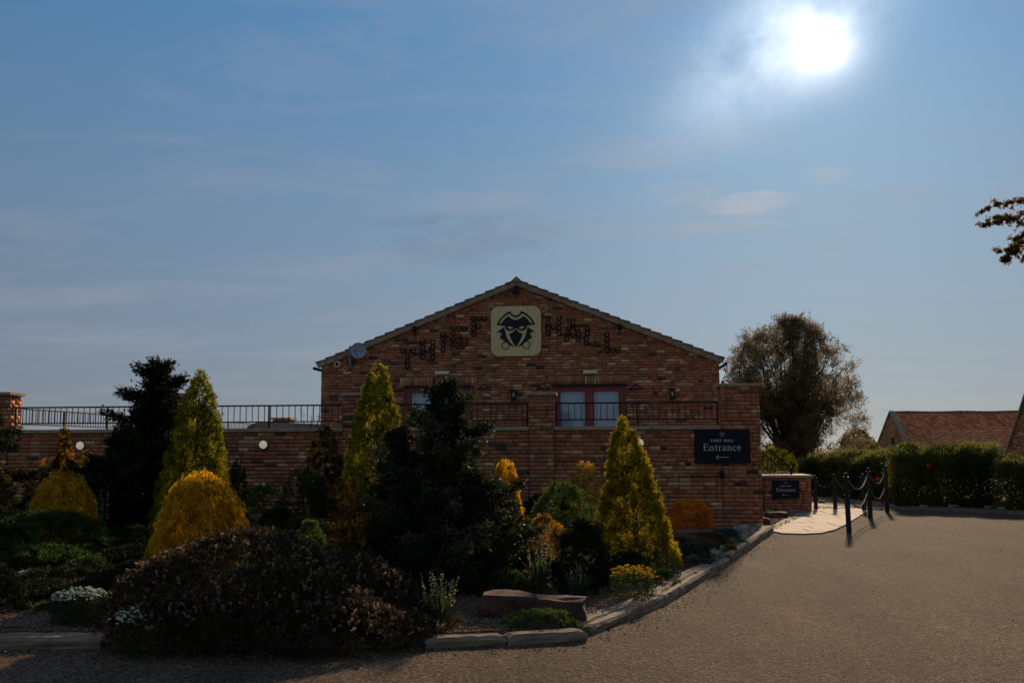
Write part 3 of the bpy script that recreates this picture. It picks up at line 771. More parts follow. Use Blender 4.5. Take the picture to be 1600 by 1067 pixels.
# fittings on the gable
def bulkhead(px_, py_, Y, label):
    p = at(px_, py_, Y=Y); e = empty('round_wall_light', (p[0], Y-.002, p[2]), label=label, cat='wall light', group='round white bulkhead lights on the terrace wall')
    k = MB(); k.lathe([(.088, 0), (.088, -.03), (.080, -.045)], 24, axis='y'); k.build('base', M['grey'], e)
    k = MB(); k.lathe([(.080, -.045), (.074, -.066), (.05, -.084), (.012, -.092)], 24, axis='y'); k.build('diffuser', M['lamp'], e, smooth=True)
bulkhead(127, 696, WY, 'round white bulkhead light above the bronze conifer at far left')
bulkhead(412.5, 694.5, WY, 'round white bulkhead light in the open stretch of wall right of the first yellow cone')
bulkhead(999, 692, WY, 'round white bulkhead light beside the right yellow cone conifer')
def lantern(px_, py_, label):
    p = at(px_, py_, Y=GY); e = empty('wall_lantern', (p[0], GY-.002, p[2]), label=label, cat='wall lantern', group='black wall lanterns on the gable')
    k = MB(); k.box(-.06, .06, -.03, 0, -.13, .12); k.build('back_plate', M['iron'], e, bevel=.01)
    k = MB(); k.box(-.075, .075, -.12, -.031, .08, .125); k.box(-.065, .065, -.12, -.031, -.13, -.09)
    for sx in (-.065, .053): k.box(sx, sx+.012, -.12, -.108, -.09, .08)
    k.build('cage', M['iron'], e)
    k = MB(); k.lathe([(.035, -.088), (.045, -.03), (.045, .04), (.03, .078)], 12, c=(0, -.075, 0)); k.build('lamp_glass', M['grey'], e, smooth=True)
    k = MB(); k.lathe([(.012, -.03), (.016, 0), (.010, .02)], 8, c=(0, -.123, 0)); k.build('lamp_bulb', M['white'], e)
lantern(803, 617, 'black wall lantern above the middle brick pillar')
lantern(1050, 615.5, 'black wall lantern right of the right French doors')
def lightbox(px0, px1, py_, label):
    a = at(px0, py_, Y=GY); b = at(px1, py_, Y=GY); e = empty('emergency_light', ((a[0]+b[0])/2, GY-.002, a[2]), label=label, cat='wall light', group='cream light boxes over the French doors')
    w = (b[0]-a[0])/2
    k = MB(); k.box(-w, w, -.03, 0, -.045, .05); k.build('base', M['cream'], e, bevel=.008)
    k = MB(); k.box(-w+.006, w-.006, -.085, -.031, -.04, .044); k.build('cover', M['cream'], e, bevel=.02)
lightbox(911, 933, 581.5, 'cream light box above the right French doors')
lightbox(680, 702, 583, 'cream light box above the left French doors, at the tip of the dark conifer')
# satellite dish
p = at(549, 570, Y=GY); e = empty('satellite_dish', (p[0], GY-.002, p[2]), label='grey satellite dish on a pole bracket near the left eave', cat='satellite dish')
k = MB(); k.box(-.035, .05, -.03, 0, -.07, .03); k.box(-.03, .03, -.13, -.03, -.04, -.01); k.build('bracket', M['grey'], e)
k = MB(); k.tube([(0, -.12, -.05), (0, -.12, .47)], .035, 10); k.build('pole', M['grey'], e, smooth=False)
k = MB(); dc = (.24, -.26, .34); prof = [(.01, .05), (.08, .044), (.14, .03), (.19, .006), (.205, -.006), (.205, 0), (.19, .014), (.14, .040), (.08, .054), (.012, .06)]
k.lathe(prof, 28, c=dc, axis='y'); d_ = k.build('reflector', M['dishm'], e, smooth=True)
k = MB(); k.tube([(.03, -.12, .30), (.24, -.21, .34)], .018, 8); k.build('mount_arm', M['grey'], e)
k = MB(); k.tube([(.24, -.23, .15), (.22, -.50, .30)], .009, 6); k.box(.195, .245, -.53, -.47, .28, .33); k.build('feed_horn', M['grey'], e)
# camera
p = at(527.5, 569, Y=GY); e = empty('security_camera', (p[0], GY-.002, p[2]), label='small white round security camera beneath the left eave', cat='camera')
k = MB(); k.lathe([(.085, 0), (.085, -.05), (.078, -.06), (.05, -.06)], 20, axis='y'); k.build('housing', M['white'], e)
k = MB(); k.lathe([(.048, -.061), (.048, -.072), (.02, -.08)], 16, axis='y'); k.build('lens', M['ink'], e)
# small floodlights and hooks
def flood(px_, py_, label):
    p = at(px_, py_, Y=GY); e = empty('floodlight', (p[0], GY-.002, p[2]), label=label, cat='floodlight', group='small black floodlights under the verge')
    k = MB(); k.box(-.05, .05, -.14, -.03, -.0, .09); k.build('body', M['iron'], e, bevel=.01)
    k = MB(); k.box(-.02, .02, -.06, 0, -.12, -.001); k.build('bracket', M['iron'], e)
flood(649, 516, 'small black floodlight under the left roof slope above the letter H')
flood(968, 513, 'small black floodlight under the right roof slope')
p = at(806, 455, Y=GY); e = empty('floodlight', (p[0], GY-.002, p[2]), label='black floodlight under the very top of the gable', cat='floodlight', group='small black floodlights under the verge')
k = MB(); k.box(-.09, .09, -.16, -.04, -.07, .02); k.build('body', M['iron'], e, bevel=.01)
k = MB(); k.box(-.03, .03, -.10, 0, .021, .12); k.build('bracket', M['iron'], e)
def hook(px_, py_, label):
    p = at(px_, py_, Y=GY); e = empty('hanging_bracket', (p[0], GY-.002, p[2]), label=label, cat='bracket', group='black iron brackets beside the French doors')
    k = MB(); k.beam((-.14, -.01, -.06), (.02, -.28, .06), .02); k.beam((.12, -.01, -.02), (.02, -.28, .05), .018); k.build('arm', M['iron'], e)
    k = MB(); k.box(-.17, .19, -.022, 0, -.075, -.045); k.build('wall_bar', M['iron'], e)
for a in ((620, 607, 'black iron bracket left of the left French doors'), (757, 604, 'black iron bracket right of the left French doors'),
          (848, 604, 'black iron bracket left of the right French doors'), (992, 604, 'black iron bracket right of the right French doors')): hook(*a)

# ------------------------------------------------------------ entrance signs
GLY = {  # strokes in a unit box: (x0, y0, x1, y1, weight)
 'T': (.62, [(.31, 0, .31, .7, 2), (.02, .68, .60, .68, 1), (.03, .68, .03, .58, 1), (.59, .68, .59, .58, 1), (.2, .015, .42, .015, 1)]),
 'H': (.74, [(.13, 0, .13, .7, 2), (.59, 0, .59, .7, 2), (.13, .36, .59, .36, 1), (.03, .015, .23, .015, 1), (.49, .015, .69, .015, 1), (.03, .685, .23, .685, 1), (.49, .685, .69, .685, 1)]),
 'I': (.34, [(.16, 0, .16, .7, 2), (.05, .015, .27, .015, 1), (.05, .685, .27, .685, 1)]),
 'E': (.60, [(.12, 0, .12, .7, 2), (.02, .685, .50, .685, 1), (.02, .015, .54, .015, 1), (.12, .36, .42, .36, 1), (.50, .685, .50, .58, 1), (.54, .015, .55, .14, 1), (.42, .29, .42, .43, 1)]),
 'F': (.56, [(.12, 0, .12, .7, 2), (.02, .685, .50, .685, 1), (.12, .36, .42, .36, 1), (.50, .685, .50, .58, 1), (.42, .29, .42, .43, 1), (.03, .015, .24, .015, 1)]),
 'A': (.68, [(.08, 0, .33, .7, 1), (.33, .7, .58, 0, 2), (.17, .24, .49, .24, 1), (0, .015, .17, .015, 1), (.47, .015, .67, .015, 1)]),
 'L': (.56, [(.12, 0, .12, .7, 2), (.02, .685, .24, .685, 1), (.02, .015, .50, .015, 1), (.50, .015, .52, .16, 1)]),
 'n': (.52, [(.10, 0, .10, .44, 1.8), (.01, .43, .10, .43, 1), (.02, .012, .20, .012, 1), (.11, .36, .20, .44, 1), (.20, .445, .30, .44, 1.3), (.30, .445, .385, .36, 1.5), (.38, .38, .38, 0, 1.8), (.29, .012, .48, .012, 1)]),
 't': (.32, [(.13, .60, .13, .07, 1.8), (.02, .43, .27, .43, 1), (.13, .09, .18, .01, 1.4), (.18, .012, .28, .04, 1)]),
 'r': (.38, [(.11, 0, .11, .44, 1.8), (.01, .43, .11, .43, 1), (.02, .012, .22, .012, 1), (.12, .34, .21, .44, 1), (.20, .44, .32, .41, 1.8)]),
 'a': (.46, [(.06, .36, .14, .44, 1), (.14, .445, .26, .44, 1.2), (.26, .445, .32, .36, 1.5), (.32, .38, .32, .04, 1.8), (.32, .26, .12, .20, 1), (.12, .20, .05, .12, 1.6), (.05, .13, .09, .02, 1.6), (.09, .01, .20, .01, 1.2), (.20, .01, .32, .11, 1), (.32, .03, .42, .01, 1.2)]),
 'c': (.42, [(.36, .36, .28, .44, 1.3), (.29, .445, .17, .44, 1), (.17, .445, .07, .34, 1.6), (.065, .36, .06, .16, 1.9), (.06, .18, .13, .03, 1.7), (.13, .03, .24, .0, 1.3), (.24, .005, .37, .08, 1)]),
 'e': (.44, [(.07, .25, .37, .27, 1), (.37, .26, .35, .38, 1.4), (.35, .37, .26, .445, 1.2), (.27, .445, .16, .44, 1), (.16, .445, .07, .34, 1.6), (.065, .36, .06, .16, 1.9), (.06, .18, .13, .03, 1.7), (.13, .03, .24, .0, 1.3), (.24, .005, .38, .08, 1)]),
 ' ': (.30, [])}
def text_mb(par, txt, cx_, z, h, w, sp=.04, y=0.0):
    sc = h/.7; tw_ = sum(GLY[c][0]+sp for c in txt)*sc; x = cx_-tw_/2
    for i, c in enumerate(txt):
        ad, st = GLY[c]; mb = MB()
        for n, (a, b, c2, d, k) in enumerate(st): stroke(mb, x+a*sc, z+b*sc, x+c2*sc, z+d*sc, w*k, y-.0003*n)
        if st: mb.build('letter', M['lettering'], par)
        x += (ad+sp)*sc
def stroke(mb, xa, za, xb, zb, w, y):
    dx, dz = xb-xa, zb-za; L_ = max(1e-6, sqrt(dx*dx+dz*dz)); nx_, nz_ = -dz/L_*w/2, dx/L_*w/2
    mb.prism_y([(xa+nx_, za+nz_), (xb+nx_, zb+nz_), (xb-nx_, zb-nz_), (xa-nx_, za-nz_)], y-.003, y)
def sign(x0, x1, z0, z1, Y, label, tz):
    e = empty('entrance_sign', ((x0+x1)/2, Y, z0), label=label, cat='sign')
    w, h = x1-x0, z1-z0
    k = MB(); k.box(-w/2, w/2, -.022, 0, 0, h); k.build('panel', M['signblack'], e, bevel=.003)
    t = MB(); s = tz
    text_mb(e, 'THIEF HALL', 0, h*.645, .044*s, .0058*s, sp=.13, y=-.0225)
    text_mb(e, 'Entrance', 0, h*.385, .126*s, .0092*s, sp=.035, y=-.0225)
    az = h*.19
    stroke(t, -.115*s, az, .125*s, az, .009*s, -.0225); stroke(t, -.12*s, az, -.075*s, az+.035*s, .010*s, -.0228); stroke(t, -.12*s, az, -.075*s, az-.035*s, .010*s, -.0231)
    t.build('arrow', M['lettering'], e)
    q = .105*s/560
    M.setdefault('dimink', mat('faint_emblem', (.17, .18, .18), .6))
    for i, lp in enumerate(emblem_loops()): curve_mesh('emblem', [[((x-642)*q, -(y-525)*q) for x, y in l_] for l_ in lp], .003, M['dimink'], e, (0, -.0245-.0003*i, h*.865))
a = at(1084.5, 671.5, Y=WY-.02); b = at(1173, 724, Y=WY-.02)
sign(a[0], b[0], b[2], a[2], WY-.014, 'large black sign reading THIEF HALL Entrance on the tall brick pillar', 1.0)
# junction box under the sign
p = at(1128, 741, Y=WY); e = empty('junction_box', (p[0], WY-.012, p[2]), label='small black box with cable on the brickwork below the large sign', cat='wall box')
k = MB(); k.box(-.045, .045, -.06, 0, -.06, .07); k.build('box', M['iron'], e, bevel=.008)
k = MB(); k.tube([(-.04, -.02, -.02), (-.15, -.008, -.035), (-.9, -.008, -.03)], .007, 6); k.build('cable', M['iron'], e)
k = MB(); k.tube([(0, 0, 0), (0, 0, 1.45)], .024, 10); k.box(-.035, .035, -.035, .035, 1.0, 1.03); k.box(-.035, .035, -.035, .035, .3, .33)  # pale pole added to stand for the sunlit edge beside the pillar
dp = k.build('sunlit_edge_strip', M['white']); dp.location = (3.055, WY+.55, 1.25); tag(dp, 'pale added strip for the sunlit edge on the right side of the tall sign pillar', 'sunlit_edge_strip')

# low wall with small sign
lw = empty('low_wall', (4.55, 24.95, 0), label='low brick wall with pale coping carrying the small sign beside the path', cat='wall')
LX0, LX1, LY, LZ = 4.0-4.55, 5.22-4.55, 0.0, .80
a = at(1195, 800, Y=24.95); b = at(1269, 797, Y=24.95); ct = at(1230, 742, Y=24.95); LX0, LX1 = a[0]-4.55, b[0]-4.55; LZ = ct[2]-.065
k = MB(); k.box(LX0+.008, LX1-.008, .008, 1.2, -.1, LZ); k.build('mortar_core', M['mortar'], lw)
rg = random.Random(31)
brickwork(lw, [((0, .008), (1, 0), (0, -1), lay(LX0, LX1, -.03, LZ, rg)), ((LX1-.008, 0), (0, 1), (1, 0), lay(0, 1.2, -.03, LZ, rg))], rg,
          lambda p, nd, b: 1+(nd[1] < -.5) if b[1]-b[0] > .05 else 0)
mid = (LX0+LX1)/2+.15
for a, b in ((LX0-.04, mid-.002), (mid+.002, LX1+.04)):
    k = MB(); k.box(a, b, -.05, 1.24, LZ+.003, LZ+.065); k.build('coping_stone', M['coping'], lw, bevel=.008)
a = at(1206, 750, Y=24.93); b = at(1249.5, 778.5, Y=24.93)
sign(a[0], b[0], b[2], a[2], 24.935, 'small black sign reading THIEF HALL Entrance on the low wall', .635)

# steps and handrail climbing left behind the low wall
st = empty('garden_steps', (3.4, 26.4, 0), label='flight of stone steps climbing to the terrace behind the low wall', cat='steps')
for i in range(6):
    k = MB(); k.box(-.35+(5-i)*-.0, 1.9-i*.30, 0, 1.4, .175*i, .175*(i+1)-.004); k.build('step', M['coping'], st)
HR = empty('handrail', (0, 0, 0), label='sloping black iron handrail descending towards the small sign', cat='railing')
ha = at(1186, 690, Y=25.7); hb = at(1236, 730, Y=25.7)
def hp(t, dz=0): return (ha[0]+(hb[0]-ha[0])*t, 25.7, ha[2]+(hb[2]-ha[2])*t+dz)
k = MB(); k.beam(hp(-.9), hp(1), .035, .03); k.build('rail', M['iron'], HR)
k = MB(); k.beam(hp(-.9, -.22), hp(.62, -.22), .02, .02); k.build('rail', M['iron'], HR)
k = MB(); k.beam((hp(-.9)[0], 25.7, .93), (hp(1)[0], 25.7, .93), .02, .02); k.build('rail', M['iron'], HR)
for i in range(1, 15):
    t = -.9+1.9*i/15; a = hp(t); k = MB(); k.beam((a[0], 25.7, .935), a, .014); k.build('baluster', M['iron'], HR)
a = hp(1); k = MB(); k.beam((a[0], 25.7, .5), (a[0], 25.7, a[2]+.02), .05); k.build('post', M['iron'], HR)

# ------------------------------------------------------------ posts and chains
def post(x, y, h, label, lean=0):
    r_ = random.Random(int(x*100)); e = MB(); w = .052
    n = 5; base = []
    for i in range(n+1):
        z = -.15+(h+.15)*i/n; o_ = (lean*z, r_.uniform(-.004, .004))
        for k in range(8):
            t = 2*pi*k/8+.2; q = w*(1+.05*sin(k*2+x))*(1-.06*i/n)*(.72 if i == n else 1)
            e.v.append((o_[0]+q*cos(t), o_[1]+q*sin(t), z+(0 if i < n else .0)))
    for i in range(n):
        for k in range(8):
            a = i*8+k; b = i*8+(k+1) % 8; e.f.append((a, b, b+8, a+8))
    e.f.append(tuple(n*8+k for k in range(8)))
    o = e.build('wooden_post', M['wood']); o.location = (x, y, 0)
    tag(o, label, 'post', 'black posts joined by chains beside the path')
    for hz_ in (h-.08, h-.42):
        k = MB(); k.lathe([(w+.001, -.005), (w+.002, 0), (w+.001, .005)], 10, c=(lean*hz_, 0, hz_)); k.build('chain_collar', M['iron'], o)
link_me = None
def chain_link():
    k = MB(); n = 10; pts = []
    for i in range(n):
        t = 2*pi*i/n; pts.append((.028*cos(t)+(.010 if cos(t) > 0 else -.010), .013*sin(t), 0))
    b = 0
    ring = []
    for i in range(n):
        p = Vector(pts[i]); nx_ = Vector(pts[(i+1) % n])-Vector(pts[i-1]); nx_.normalize(); s = nx_.cross(Vector((0, 0, 1)))
        for q in range(4):
            t = pi/2*q+.78; k.v.append(tuple(p+s*.0036*cos(t)+Vector((0, 0, .0036*sin(t)))))
    for i in range(n):
        for q in range(4): k.f.append((i*4+q, i*4+(q+1) % 4, ((i+1) % n)*4+(q+1) % 4, ((i+1) % n)*4+q))
    return np.array(k.v), np.array(k.f)
CLV, CLF = chain_link()
def chain(a, b, sag, label):
    a = np.array(a, float); b = np.array(b, float); n0 = 200
    t = np.linspace(0, 1, n0); P = a+(b-a)*t[:, None]; P[:, 2] -= sag*4*t*(1-t)
    s = np.concatenate([[0], np.cumsum(np.linalg.norm(np.diff(P, axis=0), axis=1))])
    n = int(s[-1]/.055); q = (np.arange(n)+.5)/n*s[-1]; C_ = np.stack([np.interp(q, s, P[:, i]) for i in range(3)], 1)
    T_ = np.stack([np.interp(q+.02, s, P[:, i])-np.interp(q-.02, s, P[:, i]) for i in range(3)], 1); T_ /= np.linalg.norm(T_, axis=1)[:, None]
    V, Fc = [], []
    for i in range(n):
        d = T_[i]; up = np.array([0, 0, 1.]); x = np.cross(up, d); x /= np.linalg.norm(x); y = np.cross(d, x)
        if i % 2: x, y = y, -x
        V.append(C_[i]+CLV[:, :1]*d+CLV[:, 1:2]*x+CLV[:, 2:3]*y); Fc.append(CLF+i*len(CLV))
    o = link('chain', np_mesh('chain', np.concatenate(V), np.concatenate(Fc), M['chain']))
    tag(o, label, 'chain', 'chains hanging between the posts')
P1 = (4.53, 19.01); P2 = (5.86, 22.63); P3 = (6.81, 24.77); Q0 = (5.32, 25.6); Q1 = (5.76, 25.47); Q2 = (6.39, 25.24)
post(*P1, 1.09, 'nearest black wooden post, at the curved edge of the path', -.02)
post(*P2, 1.10, 'second black post along the drive edge, right behind the nearest one', -.012)
post(*P3, 1.09, 'rightmost black post, in front of the red roses in the hedge')
post(*Q0, .86, 'short black post against the right end of the low wall')
post(*Q1, .89, 'black post across the path, between low wall and nearest post')
post(*Q2, .90, 'far black post seen between the two nearest posts')
for (p, hp_, q, hq, nm) in ((P1, 1.09, P2, 1.10, 'nearest post to the second post'), (P2, 1.10, P3, 1.09, 'second post to the rightmost post'),
                            (Q0, .86, Q1, .89, 'low wall to the first far post'), (Q1, .89, Q2, .9, 'first far post to the post behind')):
    for lv, wd in ((.08, 'upper'), (.42, 'lower')):
        chain((p[0], p[1], hp_-lv), (q[0], q[1], hq-lv), .30 if p is not Q0 and p is not Q1 else (.24 if p is Q0 else .33), f'{wd} hanging chain from the {nm}')

# ------------------------------------------------------------ sleepers
def sleeper(a, b, w, h, label, seed, z0=-.03, side=1, tag_=True):
    """weathered timber beam whose front edge runs a to b"""
    r_ = np.random.RandomState(seed); a = np.array(a); b = np.array(b); d = b-a; L_ = np.linalg.norm(d); d = d/L_; nrm_ = np.array([-d[1], d[0]])*side
    nu, nv = max(8, int(L_/.05)), 9
    prof = [(0, 0), (0, .35), (.0, .8), (.05, 1), (.28, 1.0), (.45, .93), (.55, .99), (.8, 1.0), (.97, .98), (1, .75), (1, 0)]
    ph = r_.uniform(0, 6, 12); V = []
    for i in range(nu+1):
        u = L_*i/nu
        for j, (vv, zz) in enumerate(prof):
            n1 = .005*sin(u*3+ph[j % 5]+j)+.002*sin(u*17+ph[(j+3) % 7]*2+j*1.7)+r_.uniform(-.004, .004)
            edge = -.02*max(0, 1-min(u, L_-u)/.06)
            x = a+d*(u+(r_.uniform(-.012, .012) if i in (0, nu) else 0))+nrm_*(vv*w+(n1 if j > 2 else n1*.8))
            crack = -.03*(j == 5)*(sin(u*2.2+ph[0]) > -.3)-.012*(j == 7)*(sin(u*3.7+ph[1]) > .2)
            V.append((x[0], x[1], z0+zz*(h-z0)+(n1*.6+crack if zz > .5 else 0)+edge*zz))
    m_ = len(prof); Fc = []
    for i in range(nu):
        for j in range(m_-1): Fc.append((i*m_+j, (i+1)*m_+j, (i+1)*m_+j+1, i*m_+j+1))
    mb = MB(); mb.v = V; mb.f = Fc+[tuple(range(m_)), tuple(nu*m_+k for k in range(m_))]
    # local axis: y along the beam so that the grain runs with it
    org = Vector((a[0], a[1], 0)); an = atan2(d[1], d[0])
    R_ = Matrix.Rotation(-an, 3, 'Z'); mb.v = [tuple(R_ @ (Vector(p)-org)) for p in mb.v]
    o = mb.build('timber_sleeper', M['sleeper']); o.location = org; o.rotation_euler = (0, 0, an)
    return tag(o, label, 'timber edging', 'weathered timber sleepers edging the bed')
M['sleeper'].node_tree.nodes['Mapping'].inputs['Scale'].default_value = (1, 9, 9)
s_ = lambda x, y: at(x, y, Z=0)[:2]
sleeper(s_(-40, 1012), s_(158, 1011), .24, .080, 'dark sleeper at the lower left corner', 1)
sleeper(s_(165, 1011), (-1.62, 8.05), .2, .09, 'sleeper hidden beneath the big front shrub', 2)
sleeper(s_(664, 1014), s_(790, 1010), .16, .085, 'brown sleeper just right of the big front shrub', 3)
sleeper(s_(793, 1010), s_(918, 1003), .16, .09, 'short dark sleeper in front of the low green cushion', 4)
sleeper(s_(928, 992), s_(1040, 944), .27, .085, 'pale cracked sleeper at the front corner of the bed, nearest of the diagonal ones', 5)
sleeper(s_(1040, 945), s_(1141, 882), .25, .10, 'pale sleeper in the middle of the diagonal edging beside the yellow flowers', 6)
sleeper(s_(1143, 880), s_(1209, 832), .34, .14, 'reddish sunlit sleeper ending at the path', 7)

# ------------------------------------------------------------ rocks
def rock(cx_, cy_, z, sx, sy, sz, label, seed, m='rock', rz=0, grp=None):
    r_ = random.Random(seed); bm = bmesh.new(); bmesh.ops.create_cube(bm, size=1)
    bmesh.ops.subdivide_edges(bm, edges=bm.edges, cuts=4, use_grid_fill=True)
    ph = [r_.uniform(0, 6) for _ in range(6)]
    for v in bm.verts:
        c = v.co.copy(); n = .05*sin(c.x*6+ph[0]+c.y*3)+.04*sin(c.y*7+ph[1]+c.z*4)+.04*sin(c.z*8+ph[2]+c.x*5)+r_.uniform(-.02, .02)
        rad = max(abs(c.x), abs(c.y), abs(c.z)); L_ = c.length
        c = c*(1-.18*(L_/.866)**3)*(1+n*1.5)
        v.co = (c.x*sx, c.y*sy, c.z*sz)
    me = bpy.data.meshes.new('rock'); bm.to_mesh(me); bm.free()
    o = link('rock', me, M[m]); o.location = (cx_, cy_, z+sz*.32); o.rotation_euler = (r_.uniform(-.05, .05), r_.uniform(-.05, .05), rz)
    return tag(o, label, 'rock', grp)
def rk(x0, x1, y0, y1, dep, label, seed, m='rock', rz=0, Y=None):
    cxp = (x0+x1)/2; b = at(cxp, y1, Z=.1) if Y is None else at(cxp, y1, Y=Y)
    a0 = at(x0, y1, Y=b[1]); a1 = at(x1, y1, Y=b[1]); tp = at(cxp, y0, Y=b[1])
    h = max(.08, tp[2]-b[2]); rock((a0[0]+a1[0])/2, b[1]+dep/2, b[2]-.02, (a1[0]-a0[0])*1.08, dep, h*1.35, label, seed, m, rz)
rk(748, 842, 929, 962, .35, 'dark red stone slab behind the low green cushion', 1)
rk(838, 912, 934, 966, .3, 'dark stone block at the right of the stone slab behind the cushion', 2)
rk(1052, 1130, 831, 850, .6, 'long dark flat rock between the orange shrub and the green junipers', 3, Y=15.2)
rk(1150, 1172, 822, 842, .3, 'pale angular stone next to the sleeper at the wall foot', 4, 'palerock', .7, Y=17.6)
rk(1190, 1205, 809, 824, .35, 'dark square stone at the right foot of the sign pillar', 5, Y=19.5)
rk(1202, 1232, 800, 812, .5, 'brown rock in front of the low wall', 6, Y=22.5)
rk(165, 245, 884, 908, .45, 'reddish flat rock behind the white flowers, at the upper left', 7, Y=10.9)
rk(165, 250, 925, 955, .5, 'reddish rock left of the big front shrub', 8, Y=9.7)
pts = []
while len(pts) < 2500:
    x = 3.1+rng.rand()*2.2; y = 19.4+rng.rand()*5.4
    if x < 3.1+(y-18.9)*.34: pts.append((x, y, .02))
stones('path_side_stones', pts, .02, M['pebble'], 'loose stones between the sign pillar and the paved path', 12)
g = MB(); g.prism([(3.02, 18.85), (3.3, 18.95), (3.9, 21.3), (5.2, 24.9), (5.2, 26), (3.02, 26)], -.04, .014); tag(g.build('stony_ground', M['verge_gravel']), 'stony ground beside the path', kind='structure')
for i, (x0, x1, y) in enumerate([(1290, 1302, 788), (1312, 1326, 786), (1335, 1347, 787), (1400, 1416, 796), (1455, 1471, 797), (1500, 1520, 796), (1528, 1545, 795), (1560, 1578, 798), (1582, 1598, 800)]):
    b = at((x0+x1)/2, y, Z=.02); q = at(x1, y, Z=.02)
    rock(b[0], b[1]+.9, .02, (q[0]-b[0])*1.6, .18, .085, ['small pale edging stone left of the far post', 'small edging stone below the pale hedge', 'edging stone behind the far post', 'pale edging stone below the roses',
      'edging stone under the tall hedge', 'flat edging stone right of the tall hedge centre', 'edging stone near the right end of the tall hedge', 'edging stone under the right low hedge', 'edging stone at the right edge of view'][i], 40+i, 'palerock', .1*i, 'edging stones along the hedge foot')

# ------------------------------------------------------------ foliage machinery
def norm(a): return a/np.maximum(1e-9, np.linalg.norm(a, axis=1))[:, None]
def leaf_geo(P, D, L, Wd, tint, r):
    """one pointed blade per row: base, two shoulders, tip"""
    n = len(P); D = norm(D); q = norm(np.cross(D, r.normal(size=(n, 3)))); b = P; t = P+D*L[:, None]; m_ = P+D*(L*.45)[:, None]+np.cross(q, D)*(L*.08)[:, None]
    V = np.stack([b, m_+q*(Wd/2)[:, None], t, m_-q*(Wd/2)[:, None]], 1).reshape(-1, 3)
    Fc = np.arange(n*4).reshape(-1, 4)
    return V, Fc, np.repeat(tint, 4)
def tufts(C, D, tt, r, k, L, Wd, rad, spread):
    """k blades fanning from each tuft"""
    M_ = len(C); C = np.repeat(C, k, 0); D = np.repeat(D, k, 0); tt = np.repeat(tt, k)
    n = len(C); P = C+r.normal(size=(n, 3))*rad; Dn = norm(D)+r.normal(size=(n, 3))*spread
    return leaf_geo(P, Dn, L*r.uniform(.6, 1.35, n), Wd*r.uniform(.7, 1.3, n), np.clip(tt+r.normal(0, .10, n), 0, 1), r)
def join(parts):
    V, Fc, T, o = [], [], [], 0
    for v, f, t in parts: V.append(v); Fc.append(f+o); T.append(t); o += len(v)
    return np.concatenate(V), np.concatenate(Fc), np.concatenate(T)
PROF = {
 'cone': lambda h: np.clip((1-h)**.60*1.04+.0, 0, 1)*np.clip(.86+h*2.2, 0, 1),
 'cone2': lambda h: np.clip((1-h)**.72*1.04, 0, 1)*np.clip(.86+h*1.5, 0, 1),
 'dome': lambda h: np.sqrt(np.clip(1-(h*1.0)**2.9, 0, 1))*np.clip(.88+h*1.0, 0, 1),
 'egg': lambda h: np.sqrt(np.clip(1-(np.abs(h-.36)/.64)**2.2, 0, 1)),
 'mound': lambda h: np.sqrt(np.clip(1-h**2, 0, 1)),
 'pillar': lambda h: np.clip((1-h)**.45, 0, 1)*np.clip(.6+h*2, 0, 1),
}
def shell(r, n, prof, Rx, Ry, H, bump=.1, inner=.0, seed=0, apex=0.0, low=0.0):
    """points spread evenly over a lumpy crown, and outward directions (base at origin)"""
    gr = np.linspace(low, .999, 400); pg = PROF[prof](gr); Rm = (Rx+Ry)/2
    dl = np.sqrt(np.diff(gr*H)**2+np.diff(pg*Rm)**2); wgt = dl*(pg[1:]+pg[:-1]+.12); cdf = np.cumsum(wgt); cdf /= cdf[-1]
    hs_ = np.interp(r.rand(n), cdf, gr[1:]); pr = PROF[prof](hs_)
    th = r.uniform(0, 2*pi, n); s = np.random.RandomState(seed+77); a = s.uniform(0, 6.3, 8)
    lump = 1+bump*(np.sin(th*3+a[0]+hs_*5)+np.sin(th*5+a[1]-hs_*9)*.7+np.sin(th*9+hs_*17+a[2])*.45+np.sin(hs_*26+th*4+a[3])*.35)
    dep = 1-inner*r.uniform(0, 1, n)**2
    rad = pr*lump*dep
    P = np.stack([rad*np.cos(th)*Rx+apex*hs_*Rx, rad*np.sin(th)*Ry, hs_*H*(1+bump*.25*np.sin(th*4+a[5]))], 1)
    e = .02; dpr = (PROF[prof](np.clip(hs_+e, 0, 1))-PROF[prof](np.clip(hs_-e, 0, 1)))/(2*e)
    Nn = np.stack([np.cos(th), np.sin(th), np.clip(-dpr*(Rx+Ry)/2/H, -1, 4)], 1)
    return P, norm(Nn)
def crown(seed, prof, Rx, Ry, H, n_clump, clump, per, k, L, Wd, up=.4, spread=.5, bump=.1, inner=.25, vs=1.0, apex=0, tint=(.5, .22), low=0.0):
    """clumps on the crown surface; tufts over each clump; blades in each tuft"""
    r = np.random.RandomState(seed)
    C, Nn = shell(r, n_clump, prof, Rx, Ry, H, bump, inner, seed, apex, low); n = len(C)
    ct = np.clip(r.normal(tint[0], tint[1], n), 0, 1)
    C2 = np.repeat(C, per, 0); N2 = np.repeat(Nn, per, 0); t2 = np.repeat(ct, per)
    off = norm(r.normal(size=(len(C2), 3)))*clump*r.uniform(.4, 1, len(C2))[:, None]**.5
    dt = (off*N2).sum(1); off = off-np.minimum(dt, 0)[:, None]*N2*1.2        # outer half of each clump
    off[:, 2] *= vs
    P = C2+off; D = norm(N2*.8+off/clump*.6+np.array([0, 0, up]))
    P[:, 2] = np.maximum(P[:, 2], .01)
    return tufts(P, D, t2, r, k, L, Wd, L*.25, spread)
